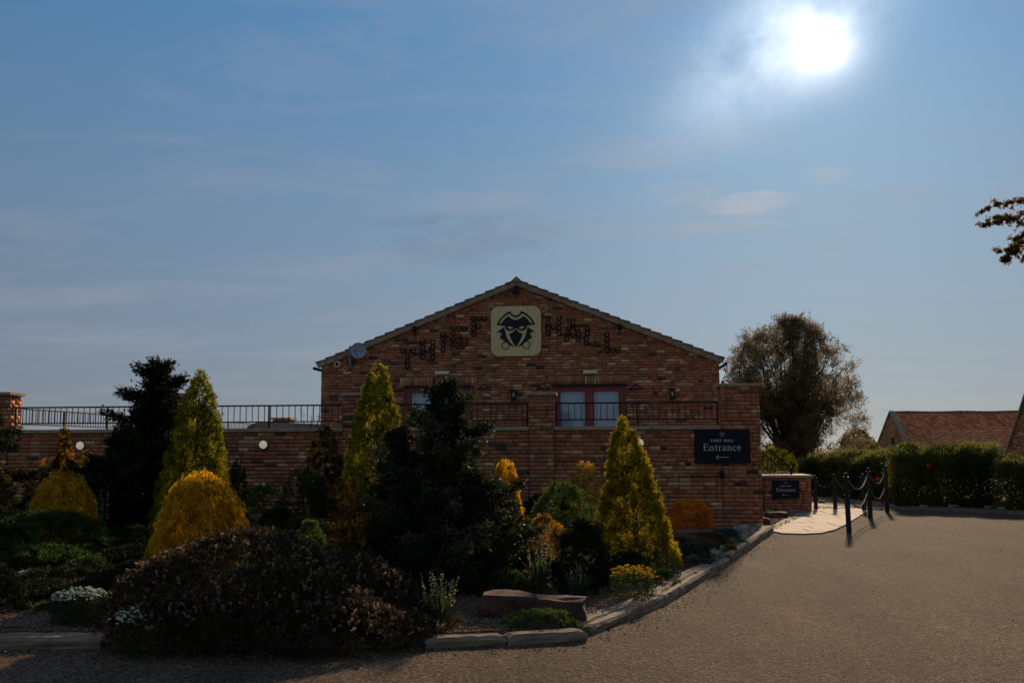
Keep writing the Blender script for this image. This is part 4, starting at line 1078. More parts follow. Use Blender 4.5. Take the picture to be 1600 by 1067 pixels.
def branchy(seed, H, R, n_br, L, Wd, k, droop=.25, step=.05, lean=0, power=.8, rise=.35, hmin=.08, tint=(.5, .2), width=.35, up=.2):
    """conifer of separate boughs with gaps between them; also returns bough lines for the wood"""
    r = np.random.RandomState(seed); parts = []; lines = []
    C, D, T = [], [], []
    for i in range(n_br):
        h = hmin+(1-hmin)*((i+.5)/n_br)**.9; az = i*2.399+r.uniform(-.5, .5); ln = R*((1-h)**power*.92+.08)*(r.uniform(.4, .85) if i % 3 else (r.uniform(.95, 1.3) if i % 2 else r.uniform(1.2, 1.6)))
        base_ = np.array([lean*h*R, 0, h*H*.97]); pts_ = [base_]; ns = max(3, int(ln/step)); ri = rise+r.uniform(-.2, .2)
        for s in range(1, ns+1):
            u = s/ns; p = base_+np.array([cos(az), sin(az), 0])*ln*u+np.array([0, 0, ln*(ri*u-droop*u*u+.18*u**4)])+r.normal(0, .008, 3); pts_.append(p)
        lines.append(pts_); ctint = np.clip(r.normal(*tint), 0, 1); side = np.array([-sin(az), cos(az), 0]); out = np.array([cos(az), sin(az), 0])
        for s, p in enumerate(pts_):
            u = s/ns
            nn = 4 if u > .15 else 2
            for q in range(nn):
                w_ = ln*width*(1-u*.75)*r.uniform(-1, 1)
                C.append(p+side*w_+np.array([0, 0, r.normal(0, .025)-abs(w_)*.15])-out*abs(w_)*.3); D.append(out*.8+side*np.sign(w_)*.55+np.array([0, 0, up+r.normal(0, .2)])); T.append(ctint)
    # leader
    for q in range(int(11*H)):
        z = H*(1-.22*r.rand()**1.2); a = r.uniform(0, 6.28); C.append(np.array([lean*z/H*R+.03*cos(a), .03*sin(a), z-.03])); D.append(np.array([cos(a)*.5, sin(a)*.5, .9])); T.append(.5)
    C = np.array(C); C[:, 2] = np.maximum(C[:, 2], .02)
    return tufts(C, np.array(D), np.array(T), r, k, L, Wd, L*.45, .5), lines

LM = {
 'lime': leaf_mat('golden_green_cypress', ((.11, .10, .008), (.32, .245, .012), (.62, .43, .018)), .5),
 'lime2': leaf_mat('yellow_green_cypress', ((.085, .095, .009), (.26, .235, .012), (.50, .40, .018)), .5),
 'gold': leaf_mat('gold_thread_cypress', ((.28, .15, .010), (.72, .37, .014), (.95, .53, .024)), .58),
 'bronze': leaf_mat('bronze_tipped_thuja', ((.040, .028, .010), (.15, .080, .014), (.78, .36, .030)), .5),
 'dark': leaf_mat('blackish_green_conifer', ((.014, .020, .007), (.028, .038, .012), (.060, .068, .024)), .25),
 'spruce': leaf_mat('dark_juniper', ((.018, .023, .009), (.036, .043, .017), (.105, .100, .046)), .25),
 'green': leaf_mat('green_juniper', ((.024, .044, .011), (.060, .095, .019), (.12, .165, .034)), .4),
 'bluegreen': leaf_mat('blue_green_juniper', ((.030, .052, .028), (.060, .095, .050), (.11, .15, .080)), .2),
 'orange': leaf_mat('orange_heather', ((.40, .10, .008), (.88, .25, .012), (.95, .38, .020)), .45),
 'cotton': leaf_mat('small_dark_leaves', ((.026, .021, .010), (.060, .046, .021), (.15, .10, .048)), .35),
 'pinktip': leaf_mat('pinkish_shoot_tips', ((.22, .12, .065), (.42, .235, .14), (.62, .38, .25)), .4),
 'white': leaf_mat('white_petals', ((.62, .60, .42), (.78, .76, .58), (.85, .83, .70)), .3),
 'yellow': leaf_mat('yellow_petals', ((.60, .34, .02), (.75, .48, .03), (.85, .58, .05)), .3),
 'paleyellow': leaf_mat('pale_yellow_florets', ((.50, .42, .14), (.66, .58, .24), (.75, .66, .34)), .35),
 'sword': leaf_mat('sword_leaves', ((.030, .045, .018), (.055, .075, .028), (.10, .12, .045)), .35),
 'hedge': leaf_mat('hedge_leaves', ((.040, .055, .012), (.10, .118, .024), (.28, .25, .045)), .55),
 'hedgetip': leaf_mat('sunlit_pale_shoots', ((.16, .15, .035), (.27, .22, .060), (.40, .31, .090)), .45),
 'euc': leaf_mat('grey_brown_leaves', ((.12, .092, .044), (.22, .160, .074), (.38, .265, .12)), .6),
 'branch': leaf_mat('copper_leaves', ((.11, .055, .020), (.25, .13, .035), (.30, .22, .050)), .55),
 'red': leaf_mat('red_petals', ((.45, .04, .03), (.60, .06, .045), (.70, .12, .09)), .3),
}
def foliage(name, parts, m, parent=None, wc=None):
    V, Fc, T = join(parts) if isinstance(parts, list) else parts
    return link(name, np_mesh(name, V, Fc, LM[m], tint=T), None, parent)

def place(x0, x1, ytop, Y, apex=None):
    """world base, half width and height of a plant outlined in the photo at depth Y"""
    a = at(x0, ytop+50, Y=Y); b = at(x1, ytop+50, Y=Y); t = at((x0+x1)/2 if apex is None else apex, ytop, Y=Y)
    cx_ = (a[0]+b[0])/2; z = bed_z(cx_, Y); ap = 0 if apex is None else (t[0]-cx_)/((b[0]-a[0])/2)
    return cx_, z, (b[0]-a[0])/2, t[2]-z, ap
def plant(name, cat, label, x0, x1, ytop, Y, mtl, prof, clump, dens, per, k, L, Wd, ry=1.0, apex=None, trunk=True, seed=None, grp=None, lobes=(), mul=1.0, **kw):
    cx_, z, R_, H_, ap = place(x0, x1, ytop, Y, apex); seed = seed or int(abs(x0*7+ytop*3)) % 9999
    e = empty(name, (cx_, Y, z-.01), label=label, cat=cat, group=grp)
    shrink = 1-min(.35, (clump*.45+L*.25)/max(R_, .05)); Hs = H_-(clump*.3+L*.5)
    area = 2*pi*R_*H_*.75; n = max(12, int(area*dens*mul))
    parts = [crown(seed, prof, R_*shrink, R_*shrink*ry, Hs, n, clump, per, k, L, Wd, apex=ap, **kw)]
    for (lx, lR, lH, ln, lp) in lobes:
        kw2 = dict(kw); v, f, t = crown(seed+13+int(lx*10), lp, lR, lR*ry, lH, max(10, int(2*pi*lR*lH*.75*dens)), clump, per, k, L, Wd, **kw2); v = v+np.array([lx, ln, 0]); parts.append((v, f, t))
    foliage('foliage', parts, mtl, e)
    if trunk:
        mb = MB(); mb.tube([(0, 0, -.1), (ap*R_*.3, 0, H_*.4), (ap*R_*.8, 0, H_*.86)], [.05*max(.4, H_/2), .035*max(.4, H_/2), .008], 7)
        for i in range(10):
            az = i*2.4; h = .15+.06*i; mb.tube([(ap*R_*h, 0, H_*h), (ap*R_*h+R_*.55*(1-h)*cos(az), R_*.55*(1-h)*sin(az), H_*(h+.12))], [.012, .004], 5)
        mb.build('trunk', M['bark'], e)
    return e

CON = 'conifer'
# --- tall yellow-green cones
lime = dict(clump=.065, dens=150, per=8, k=8, L=.044, Wd=.012, up=.7, spread=.5, bump=.075, inner=.28, vs=1.25, tint=(.5, .28))
plant('yellow_conifer', CON, 'tall slender yellow green cone conifer at the left, behind the golden weeping bush', 246, 364, 583, 14.5, 'lime2', 'cone', apex=314, seed=101, **lime)
plant('yellow_conifer', CON, 'tall yellow green cone conifer in front of the building, left of the big dark conifer', 526, 648, 572, 14.6, 'lime2', 'cone', apex=592, seed=102, **dict(lime, bump=.10))
plant('yellow_conifer', CON, 'broad golden cone conifer at the right, in front of the brick wall', 930, 1064, 653, 12.9, 'lime', 'cone2', apex=970, seed=103, **dict(lime, clump=.055, L=.038, dens=200))
# --- weeping golden bushes
gold = dict(clump=.042, dens=330, per=8, k=7, L=.060, Wd=.0085, up=-3.4, spread=.20, bump=.07, inner=.22, vs=2.6, tint=(.5, .3))
plant('golden_bush', 'bush', 'big golden weeping dome bush behind the front shrub', 244, 383, 740, 10.8, 'gold', 'dome', seed=111, **gold)
plant('golden_bush', 'bush', 'golden rounded bush with hanging shoots at the far left', 48, 150, 742, 13.4, 'gold', 'dome', seed=112, **dict(gold, dens=200, clump=.055))
plant('golden_bush', 'bush', 'golden weeping bush half hidden behind the big dark conifer', 758, 821, 718, 13.6, 'gold', 'pillar', seed=113, **dict(gold, dens=220))
plant('golden_bush', 'bush', 'small golden bush at the foot of the wall between the pillar and the right cone', 888, 937, 722, 17.2, 'gold', 'egg', seed=114, clump=.09, dens=60, per=9, k=7, L=.05, Wd=.010, up=.6, spread=.5, tint=(.35, .25))
plant('golden_bush', 'bush', 'small low olive gold dome below the green juniper', 820, 883, 805, 11.8, 'bronze', 'dome', seed=115, clump=.05, dens=300, per=8, k=7, L=.035, Wd=.007, up=.4, spread=.5, tint=(.55, .25))
# --- bronze tipped thujas
brz = dict(clump=.055, dens=150, per=7, k=7, L=.035, Wd=.016, up=.5, spread=.7, bump=.16, inner=.4, tint=(.40, .36))
e_ = plant('bronze_conifer', CON, 'bronze tipped lobed conifer in front of the wall at the far left', 78, 122, 671, 15.8, 'bronze', 'cone', seed=121, lobes=((-.24, .17, 1.2, 0, 'egg'), (.36, .13, 1.3, .05, 'egg'), (-.50, .17, .95, .0, 'egg'), (.12, .2, 1.25, -.1, 'egg')), **dict(brz, mul=1.4))
plant('bronze_conifer', CON, 'small orange tipped conifer at the left edge of view', -18, 26, 745, 12.3, 'bronze', 'egg', seed=122, **brz)
plant('bronze_conifer', CON, 'bronze bushy conifer against the wall between the two tall yellow cones', 480, 538, 668, 16.4, 'bronze', 'egg', seed=123, **dict(brz, tint=(.35, .22)))
plant('bronze_conifer', CON, 'orange bronze conifer left of the big dark conifer, behind the front shrub', 512, 584, 736, 9.8, 'bronze', 'cone', seed=124, **dict(brz, dens=260, clump=.04, L=.026, Wd=.012, tint=(.5, .28)))
plant('bronze_conifer', CON, 'small dark conifer with golden crest right of the tall left yellow cone', 355, 387, 720, 16.4, 'bronze', 'egg', seed=125, **dict(brz, tint=(.18, .18)))
# --- dark green mounds
jun = dict(clump=.09, dens=75, per=9, k=8, L=.050, Wd=.011, up=.25, spread=.5, bump=.09, inner=.3, vs=.55)
plant('juniper', 'shrub', 'wide dark green spreading juniper at the left, below the golden dome', -60, 180, 796, 12.2, 'green', 'mound', seed=131, trunk=False, tintx=None, **{}) if False else None
plant('juniper', 'shrub', 'wide dark green spreading juniper at the left, below the golden dome', -60, 182, 796, 12.2, 'green', 'mound', seed=131, trunk=False, **dict(jun, dens=110, tint=(.25, .2)))
plant('juniper', 'shrub', 'green flat topped juniper left of the right golden cone', 822, 938, 752, 14.4, 'green', 'mound', seed=132, trunk=False, **dict(jun, tint=(.7, .2)))
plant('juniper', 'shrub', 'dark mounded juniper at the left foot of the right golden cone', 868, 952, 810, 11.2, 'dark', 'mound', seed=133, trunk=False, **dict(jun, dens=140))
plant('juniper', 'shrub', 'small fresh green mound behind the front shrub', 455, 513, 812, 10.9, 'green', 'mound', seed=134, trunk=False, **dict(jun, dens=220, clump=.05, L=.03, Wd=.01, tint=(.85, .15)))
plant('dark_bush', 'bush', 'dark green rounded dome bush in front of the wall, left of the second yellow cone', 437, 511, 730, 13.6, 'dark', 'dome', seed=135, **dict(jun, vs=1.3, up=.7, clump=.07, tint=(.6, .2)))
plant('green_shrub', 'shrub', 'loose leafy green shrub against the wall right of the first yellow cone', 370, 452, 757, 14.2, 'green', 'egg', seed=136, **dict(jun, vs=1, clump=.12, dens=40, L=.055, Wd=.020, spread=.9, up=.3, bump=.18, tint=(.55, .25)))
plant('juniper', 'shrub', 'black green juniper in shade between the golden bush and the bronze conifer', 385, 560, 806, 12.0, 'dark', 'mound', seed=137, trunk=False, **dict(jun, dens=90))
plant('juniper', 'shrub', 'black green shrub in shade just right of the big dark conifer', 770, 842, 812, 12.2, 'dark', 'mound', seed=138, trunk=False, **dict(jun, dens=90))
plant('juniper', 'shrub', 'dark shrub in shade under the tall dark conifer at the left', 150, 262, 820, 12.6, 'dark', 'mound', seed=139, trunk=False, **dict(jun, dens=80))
plant('low_juniper', 'shrub', 'low green creeping juniper at the right foot of the golden cone', 1045, 1116, 846, 13.4, 'bluegreen', 'mound', seed=141, trunk=False, **dict(jun, clump=.06, dens=170, L=.045, tint=(.5, .25)))
plant('low_juniper', 'shrub', 'blue green creeping juniper by the sleeper end', 1096, 1168, 826, 15.6, 'bluegreen', 'mound', seed=142, trunk=False, **dict(jun, clump=.08, dens=120, L=.05, tint=(.6, .25)))
plant('small_shrub', 'shrub', 'small brownish rounded shrub in front of the blue green juniper', 1117, 1152, 842, 14.6, 'bronze', 'mound', seed=143, trunk=False, **dict(jun, clump=.05, dens=200, L=.03, tint=(.35, .2)))
plant('orange_shrub', 'shrub', 'bright orange mounded shrub against the brick wall beside the golden cone', 1036, 1118, 780, 16.9, 'orange', 'mound', seed=144, ry=.7, trunk=False, clump=.07, dens=110, per=9, k=7, L=.055, Wd=.010, up=.8, spread=.35, bump=.07, inner=.3)
plant('green_cushion', 'plant', 'low clipped green cushion plant behind the front sleepers', 783, 911, 951, 8.75, 'green', 'mound', seed=145, ry=.55, trunk=False, clump=.03, dens=900, per=6, k=6, L=.024, Wd=.0045, up=.6, spread=.5, bump=.06, inner=.3, tint=(.8, .2))
plant('green_cushion', 'plant', 'dark green mound dotted with white flowers in the left shade', 92, 184, 870, 10.9, 'green', 'mound', seed=146, ry=.7, trunk=False, clump=.04, dens=500, per=6, k=6, L=.03, Wd=.006, up=.5, spread=.5, tint=(.35, .2))
plant('grey_plant', 'plant', 'small grey green plant right of the yellow flowers', 1003, 1062, 868, 12.0, 'bluegreen', 'mound', seed=147, trunk=False, clump=.05, dens=160, per=6, k=5, L=.03, Wd=.010, up=.6, spread=.8, tint=(.2, .2))
for i, (x0, x1, yt, Y, lab) in enumerate([(28, 100, 962, 9.0, 'low green mat plant at the left behind the sleeper'), (60, 210, 905, 10.3, 'flat green mat plant in the shade above the white flowers'), (140, 190, 975, 8.7, 'low green mat plant beside the front shrub')]):
    plant('mat_plant', 'plant', lab, x0, x1, yt, Y, 'green', 'mound', seed=150+i, ry=.6, trunk=False, clump=.035, dens=500, per=5, k=6, L=.028, Wd=.006, up=.5, spread=.6, tint=(.5, .2))

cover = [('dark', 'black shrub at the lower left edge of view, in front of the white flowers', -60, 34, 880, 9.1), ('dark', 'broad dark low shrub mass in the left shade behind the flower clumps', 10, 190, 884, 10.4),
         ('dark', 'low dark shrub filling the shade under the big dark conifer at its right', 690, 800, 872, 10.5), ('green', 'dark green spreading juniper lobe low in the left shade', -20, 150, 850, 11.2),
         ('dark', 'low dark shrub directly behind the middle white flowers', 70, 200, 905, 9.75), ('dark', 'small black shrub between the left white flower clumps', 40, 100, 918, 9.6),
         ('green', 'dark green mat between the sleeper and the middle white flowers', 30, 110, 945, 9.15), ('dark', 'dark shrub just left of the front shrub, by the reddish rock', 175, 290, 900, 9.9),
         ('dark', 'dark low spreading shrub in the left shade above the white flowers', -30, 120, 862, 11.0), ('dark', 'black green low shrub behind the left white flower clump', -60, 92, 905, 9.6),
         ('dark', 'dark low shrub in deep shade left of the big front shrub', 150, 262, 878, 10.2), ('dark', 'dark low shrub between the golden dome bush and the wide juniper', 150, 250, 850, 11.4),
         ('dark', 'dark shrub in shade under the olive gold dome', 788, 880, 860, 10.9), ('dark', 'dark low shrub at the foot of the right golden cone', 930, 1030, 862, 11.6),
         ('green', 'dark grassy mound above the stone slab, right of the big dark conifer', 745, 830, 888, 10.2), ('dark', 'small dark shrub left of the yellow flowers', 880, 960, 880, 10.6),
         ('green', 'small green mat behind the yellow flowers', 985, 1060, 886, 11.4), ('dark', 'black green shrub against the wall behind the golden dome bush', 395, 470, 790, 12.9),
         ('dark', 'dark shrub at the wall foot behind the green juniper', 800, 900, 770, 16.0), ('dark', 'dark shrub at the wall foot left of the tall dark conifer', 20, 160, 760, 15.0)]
for i, (mt, lab, x0, x1, yt, Y) in enumerate(cover):  # low shrubs added mostly to darken the bed between the plants
    plant('filler_shrub', 'shrub', lab, x0, x1, yt, Y, mt, 'mound', seed=170+i, trunk=False, **dict(jun, dens=120, clump=.07, L=.045, tint=(.35, .25)))

# --- tall dark conifers made of separate boughs
def bough_tree(name, label, x0, x1, ytop, Y, mtl, n_br, seed, apex=None, lobes=(), ry=1, **kw):
    cx_, z, R_, H_, ap = place(x0, x1, ytop, Y, apex)
    e = empty(name, (cx_, Y, z-.01), label=label, cat=CON)
    parts = []; mb = MB()
    def one(ox, oy, R__, H__, n, sd, **k2):
        (v, f, t), lines = branchy(sd, H__-.05, R__, n, **k2)
        v = v+np.array([ox, oy, 0]); parts.append((v, f, t))
        mb.tube([(ox, oy, -.1), (ox+ap*R__*.4, oy, H__*.5), (ox+ap*R__*.8, oy, H__*.93)], [.028*H__, .018*H__, .005], 7)
        for ln in lines[::2]:
            q = [ln[0], ln[len(ln)//2], ln[-1]]; mb.tube([(p[0]+ox, p[1]+oy, p[2]) for p in q], [.010, .006, .003], 4)
    one(0, 0, R_, H_, n_br, seed, lean=ap, **kw)
    for i, (ox, oy, R__, H__, n) in enumerate(lobes): one(ox, oy, R__, H__, n, seed+i+1, lean=0, **kw)
    foliage('foliage', parts, mtl, e); mb.build('trunk', M['bark'], e)
bg_ = dict(L=.056, Wd=.020, k=8, droop=.42, rise=.50, power=.85, up=.35, width=.26, step=.032)
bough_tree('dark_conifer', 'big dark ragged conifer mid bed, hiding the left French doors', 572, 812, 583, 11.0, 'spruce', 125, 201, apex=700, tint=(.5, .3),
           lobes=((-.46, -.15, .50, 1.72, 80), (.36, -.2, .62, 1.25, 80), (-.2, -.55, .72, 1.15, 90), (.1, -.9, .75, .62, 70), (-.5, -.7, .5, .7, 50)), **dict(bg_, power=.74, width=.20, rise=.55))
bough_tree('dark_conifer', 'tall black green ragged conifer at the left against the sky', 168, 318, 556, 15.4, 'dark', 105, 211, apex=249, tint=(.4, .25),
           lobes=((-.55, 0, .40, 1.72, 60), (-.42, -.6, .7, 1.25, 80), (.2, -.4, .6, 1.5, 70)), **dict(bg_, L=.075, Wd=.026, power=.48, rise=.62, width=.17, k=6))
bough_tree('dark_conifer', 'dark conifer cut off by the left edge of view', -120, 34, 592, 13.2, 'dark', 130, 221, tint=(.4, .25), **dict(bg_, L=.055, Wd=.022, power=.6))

# --- the big front shrub
def front_shrub():
    r = np.random.RandomState(5); c = at(400, 950, Y=8.75); x0 = c[0]; e = empty('front_shrub', (x0, 8.75, .02), label='huge dark small leaved shrub with pinkish shoot tips spilling over the front edge', cat='shrub')
    parts = []; tips = []; sh_ = MB()
    for i, (px0, px1, yt, dy, ry_) in enumerate([(190, 590, 822, 0, 1.05), (150, 370, 872, -.30, .60), (430, 670, 862, .1, .75), (550, 716, 925, .05, .50), (270, 600, 880, -.62, .68), (168, 420, 925, -.74, .55), (390, 650, 930, -.70, .55), (560, 700, 962, -.45, .45)]):
        Y = 8.75+dy; a = at(px0, 950, Y=Y); b = at(px1, 950, Y=Y); t = at((px0+px1)/2, yt, Y=Y); R_ = (b[0]-a[0])/2; H_ = t[2]-.03
        n = int(2*pi*R_*max(H_, .45)*230)
        v = crown(300+i, 'mound', R_*.93, ry_*.93, H_*.93, n, .07, 7, 6, .021, .010, up=.5, spread=.9, bump=.10, inner=.45, tint=(.4, .25))
        o_ = np.array([(a[0]+b[0])/2-x0, dy, 0]); parts.append((v[0]+o_, v[1], v[2]))
        # arching shoots standing out of the mass
        P, Nn = shell(r, int(520*R_), 'mound', R_*.95, ry_*.95, H_*.93, .1, 0, 300+i)
        m_ = P[:, 2] > H_*.35; P, Nn = P[m_], Nn[m_]
        for p, nn in zip(P, Nn):
            d = nn*.6+np.array([r.normal(0, .35), r.normal(0, .35), .75]); d /= np.linalg.norm(d); ln = r.uniform(.03, .085)
            q = np.linspace(0, 1, 7)[:, None]; pts_ = p+o_+d*ln*q+np.array([0, 0, -.03])*q**2
            pink = r.rand() < .62 and p[2] > H_*.5
            cc = np.repeat(pts_, 4, 0); dd = np.tile(d, (len(cc), 1))+r.normal(0, .8, (len(cc), 3))
            g_ = leaf_geo(cc, dd, r.uniform(.012, .024, len(cc)), r.uniform(.006, .011, len(cc)), np.clip(r.normal(.55, .2, len(cc)), 0, 1), r)
            (tips if pink else parts).append(g_)
            if r.rand() < .3: sh_.tube([tuple(pts_[0]-d*.1), tuple(pts_[-1])], [.003, .001], 3, cap=False)
    foliage('foliage', parts, 'cotton', e); foliage('shoot_tips', tips, 'pinktip', e)
    for i in range(14):
        az = i*2.4; sh_.tube([(.05*cos(az), .05*sin(az), -.03), (.4*cos(az), .3*sin(az), .3), (1.0*cos(az), .6*sin(az), .5)], [.02, .014, .005], 5)
    sh_.build('stems', M['bark'], e, fix=False)['kind'] = 'stuff'
    # small white flowers on the shaded side
    fl = []
    for i in range(240):
        x = r.uniform(-1.5, 1.0); z = r.uniform(.1, .7)
        p = np.array([x, -.9*sqrt(max(.02, 1-(x/1.5)**2))*.85, z]); k = 5; a = np.arange(k)*2*pi/k
        fl.append(leaf_geo(np.repeat(p[None], k, 0), np.stack([np.cos(a), np.full(k, -.5), np.sin(a)], 1), np.full(k, .008), np.full(k, .007), np.full(k, .5), r))
    return e
front_shrub()

# --- flowering clumps
def flower_clump(label, x0, x1, y0, y1, n, mtl, leafm, seed, hsize=.016, stem=.16, name='flowering_plant', lsize=.05, head=6):
    r = np.random.RandomState(seed); b = at((x0+x1)/2, y1, Z=.1); Y = b[1]+.12; a = at(x0, y1, Y=Y); c = at(x1, y1, Y=Y); t = at((x0+x1)/2, y0, Y=Y); z0 = bed_z(b[0], Y)
    R_ = (c[0]-a[0])/2; H_ = max(.12, t[2]-z0)
    e = empty(name, ((a[0]+c[0])/2, Y, z0), label=label, cat='flowers')
    th = r.uniform(0, 2*pi, n); rad = np.sqrt(r.rand(n)); P = np.stack([R_*rad*np.cos(th), R_*.7*rad*np.sin(th), H_*(.72+.28*np.sqrt(1-rad**2*.9))*r.uniform(.78, 1.03, n)], 1)
    k = head; az = np.arange(k)*2*pi/k
    PP = np.repeat(P, k, 0); DD = np.tile(np.stack([np.cos(az), np.sin(az), np.full(k, .35)], 1), (n, 1))+r.normal(0, .25, (n*k, 3))
    foliage('flower_heads', [leaf_geo(PP, DD, hsize*r.uniform(.7, 1.2, n*k), hsize*.8*np.ones(n*k), r.rand(n*k), r), leaf_geo(PP+[0, 0, .003], DD*[1, 1, -1]+[0, 0, .9], hsize*.8*r.uniform(.7, 1.2, n*k), hsize*.8*np.ones(n*k), r.rand(n*k), r)], mtl, e)['kind'] = 'stuff'
    m_ = n*16; i = r.randint(0, n, m_); Q = P[i]*np.stack([np.ones(m_), np.ones(m_), r.uniform(0, .95, m_)], 1)*[1.0, 1.0, 1]+r.normal(0, .012, (m_, 3)); Q[:, 2] = np.maximum(Q[:, 2], 0)
    foliage('leaves', leaf_geo(Q, r.normal(0, .5, (m_, 3))+[0, 0, .7], lsize*r.uniform(.5, 1, m_), lsize*.16*np.ones(m_), np.clip(r.normal(.6, .2, m_), 0, 1), r), leafm, e)
flower_clump('clump of white flowers at the lower left behind the sleeper', 82, 172, 918, 972, 260, 'white', 'sword', 401)
flower_clump('white flower clump at the left edge, behind a dark shape', 24, 62, 892, 924, 90, 'white', 'sword', 402)
flower_clump('few white flowers cut by the left edge of view', -20, 18, 884, 915, 40, 'white', 'sword', 403)
flower_clump('white flowers under the left end of the front shrub', 168, 226, 950, 1008, 38, 'white', 'sword', 404)
flower_clump('sparse small white flowers on the dark green mound', 118, 180, 866, 905, 45, 'white', 'sword', 405, hsize=.012)
flower_clump('yellow flowering clump right of the spiky plants, by the pale sleeper', 954, 1028, 884, 934, 130, 'yellow', 'sword', 406, hsize=.018, head=9)
flower_clump('faint white flowers above the left reddish rock', 180, 240, 905, 925, 22, 'white', 'sword', 407, hsize=.012)

# --- spiky plants: sword leaves and upright flower spikes
def spiky(label, x0, x1, ytop, ybase, n_leaf, n_spk, seed, Y=None, dark=False):
    r = np.random.RandomState(seed); cxp = (x0+x1)/2; b = at(cxp, ybase, Z=.12) if Y is None else at(cxp, ybase, Y=Y); Y = b[1]
    z0 = bed_z(b[0], Y); R_ = (at(x1, ybase, Y=Y)[0]-at(x0, ybase, Y=Y)[0])/2; H_ = at(cxp, ytop, Y=Y)[2]-z0
    e = empty('spiky_plant', (b[0], Y, z0), label=label, cat='plant', group='sword leaved plants with pale flower spikes')
    V, Fc, T = [], [], []; o = 0; sw = 5
    for i in range(n_leaf):
        az = r.uniform(0, 6.28); out = R_*r.uniform(.15, 1.0); hh = H_*r.uniform(.4, .85)*(1.1-.4*out/R_); w = r.uniform(.006, .012); rb = R_*.25*r.rand()
        s = np.array([-sin(az), cos(az), 0]); t = r.uniform(.1, .9)
        for j in range(sw+1):
            u = j/sw; p = np.array([cos(az)*(rb+(out-rb)*u**1.6), sin(az)*(rb+(out-rb)*u**1.6), hh*(u*(1.25-.25*u*u))*(1-.12*u*out/R_)]); ww = w*(1-u**2.2)+.0006
            V += [p-s*ww, p+s*ww]; T += [t, t]
            if j: Fc.append((o+2*j-2, o+2*j-1, o+2*j+1, o+2*j))
        o += 2*(sw+1)
    foliage('leaves', (np.array(V), np.array(Fc), np.array(T)), 'sword', e)
    st_ = MB(); fl = []
    for i in range(n_spk):
        az = r.uniform(0, 6.28); ox = R_*.55*sqrt(r.rand()); x, y = ox*cos(az), ox*.8*sin(az); hh = H_*r.uniform(.72, 1.0); lx = x*1.25+r.normal(0, .015)
        st_.tube([(x*.6, y*.6, 0), (x, y, hh*.5), (lx, y, hh)], [.004, .003, .0015], 4, cap=False)
        m_ = int(24*hh/.5)+14; u = r.uniform(.48, 1, m_); P = np.stack([x+(lx-x)*(u-.5)*2, np.full(m_, y), hh*u], 1)
        P[:, :2] += r.normal(0, .006, (m_, 2)); a = r.uniform(0, 6.28, m_)
        fl.append(leaf_geo(P, np.stack([np.cos(a), np.sin(a), np.full(m_, .5)], 1), .016*(1.25-u*.6), np.full(m_, .010), r.rand(m_), r))
    st_.build('stems', M['stem'], e, fix=False)['kind'] = 'stuff'; foliage('flower_spikes', fl, 'paleyellow', e)['kind'] = 'stuff'
M['stem'] = mat('green_stem', (.06, .075, .025), .8)
spiky('spiky plant with pale flower spikes between the front shrub and the stone slab', 642, 736, 884, 972, 90, 12, 501)
spiky('spiky plant with flower spikes right of the big dark conifer, above the stone slab', 806, 876, 834, 925, 90, 10, 502)
spiky('spiky plant with two flower spikes left of the yellow flowers', 868, 942, 866, 932, 70, 5, 503)
spiky('small pale flower spikes catching light below the golden weeping bush', 778, 816, 812, 880, 30, 6, 504)
spiky('row of pale spikes at the wall foot behind the green juniper', 778, 830, 738, 800, 40, 12, 505, Y=16.8)
spiky('few pale spikes at the wall foot left of the small golden bush', 842, 892, 742, 800, 30, 6, 506, Y=17.3)
spiky('thin light spikes in the shade between the golden dome and the tall dark conifer', 148, 172, 755, 830, 12, 3, 507, Y=13.0)

# twiggy shrub on the terrace
r = np.random.RandomState(9); p = at(482, 668, Y=21.5); e = empty('twiggy_shrub', (p[0], 21.5, 1.05), label='thin twiggy shrub standing on the terrace left of the building', cat='shrub')
mb = MB(); lf = []
for i in range(16):
    az = r.uniform(0, 6.28); l_ = r.uniform(.8, 1.45); tip = np.array([cos(az)*.42*r.rand(), sin(az)*.35*r.rand(), l_]); mb.tube([(0, 0, -.02), tuple(tip*.5+[0, 0, .05]), tuple(tip)], [.010, .006, .002], 4)
    m_ = 40; u = r.uniform(.55, 1, m_)[:, None]; lf.append(leaf_geo(tip*u+r.normal(0, .03, (m_, 3)), r.normal(size=(m_, 3)), r.uniform(.02, .035, m_), np.full(m_, .012), r.rand(m_), r))
mb.build('stems', M['bark'], e)['kind'] = 'stuff'; foliage('leaves', lf, 'sword', e)

r = np.random.RandomState(66); n = 1500; x = r.uniform(-5, 3.0, n); y = np.array([front_y(v) if v < -.14 else np.interp(v, [-.14, .67, 1.78, 3.0], [8.5, 10.39, 14.05, 18.7]) for v in x])
off = np.abs(r.normal(0, .16, n)); px_ = np.where(x > -.14, x+off*.9, x); py_ = np.where(x > -.14, y-off*.4, y-.25-off)
P = np.stack([px_, py_, np.full(n, .006)], 1); k_n = 260; P = np.concatenate([P, np.stack([r.uniform(-4, 11, k_n), r.uniform(7.5, 24, k_n), np.full(k_n, .008)], 1)])
ok = ~((P[:, 0] < 3) & (P[:, 1] > 8.3) & (P[:, 0] < np.interp(P[:, 1], [8.5, 10.39, 14.05, 18.9], [-.14, .67, 1.78, 3.0]))); P = P[ok]
LM['litter'] = leaf_mat('dry_leaf', ((.055, .030, .016), (.12, .065, .030), (.24, .16, .09)), .1)
tag(foliage('leaf_litter', leaf_geo(P+[0, 0, .006], r.normal(0, 1, (len(P), 3))*[1, 1, .12], r.uniform(.012, .035, len(P)), r.uniform(.008, .016, len(P)), r.rand(len(P)), r), 'litter'), 'dry leaf litter along the edge of the drive', kind='stuff')
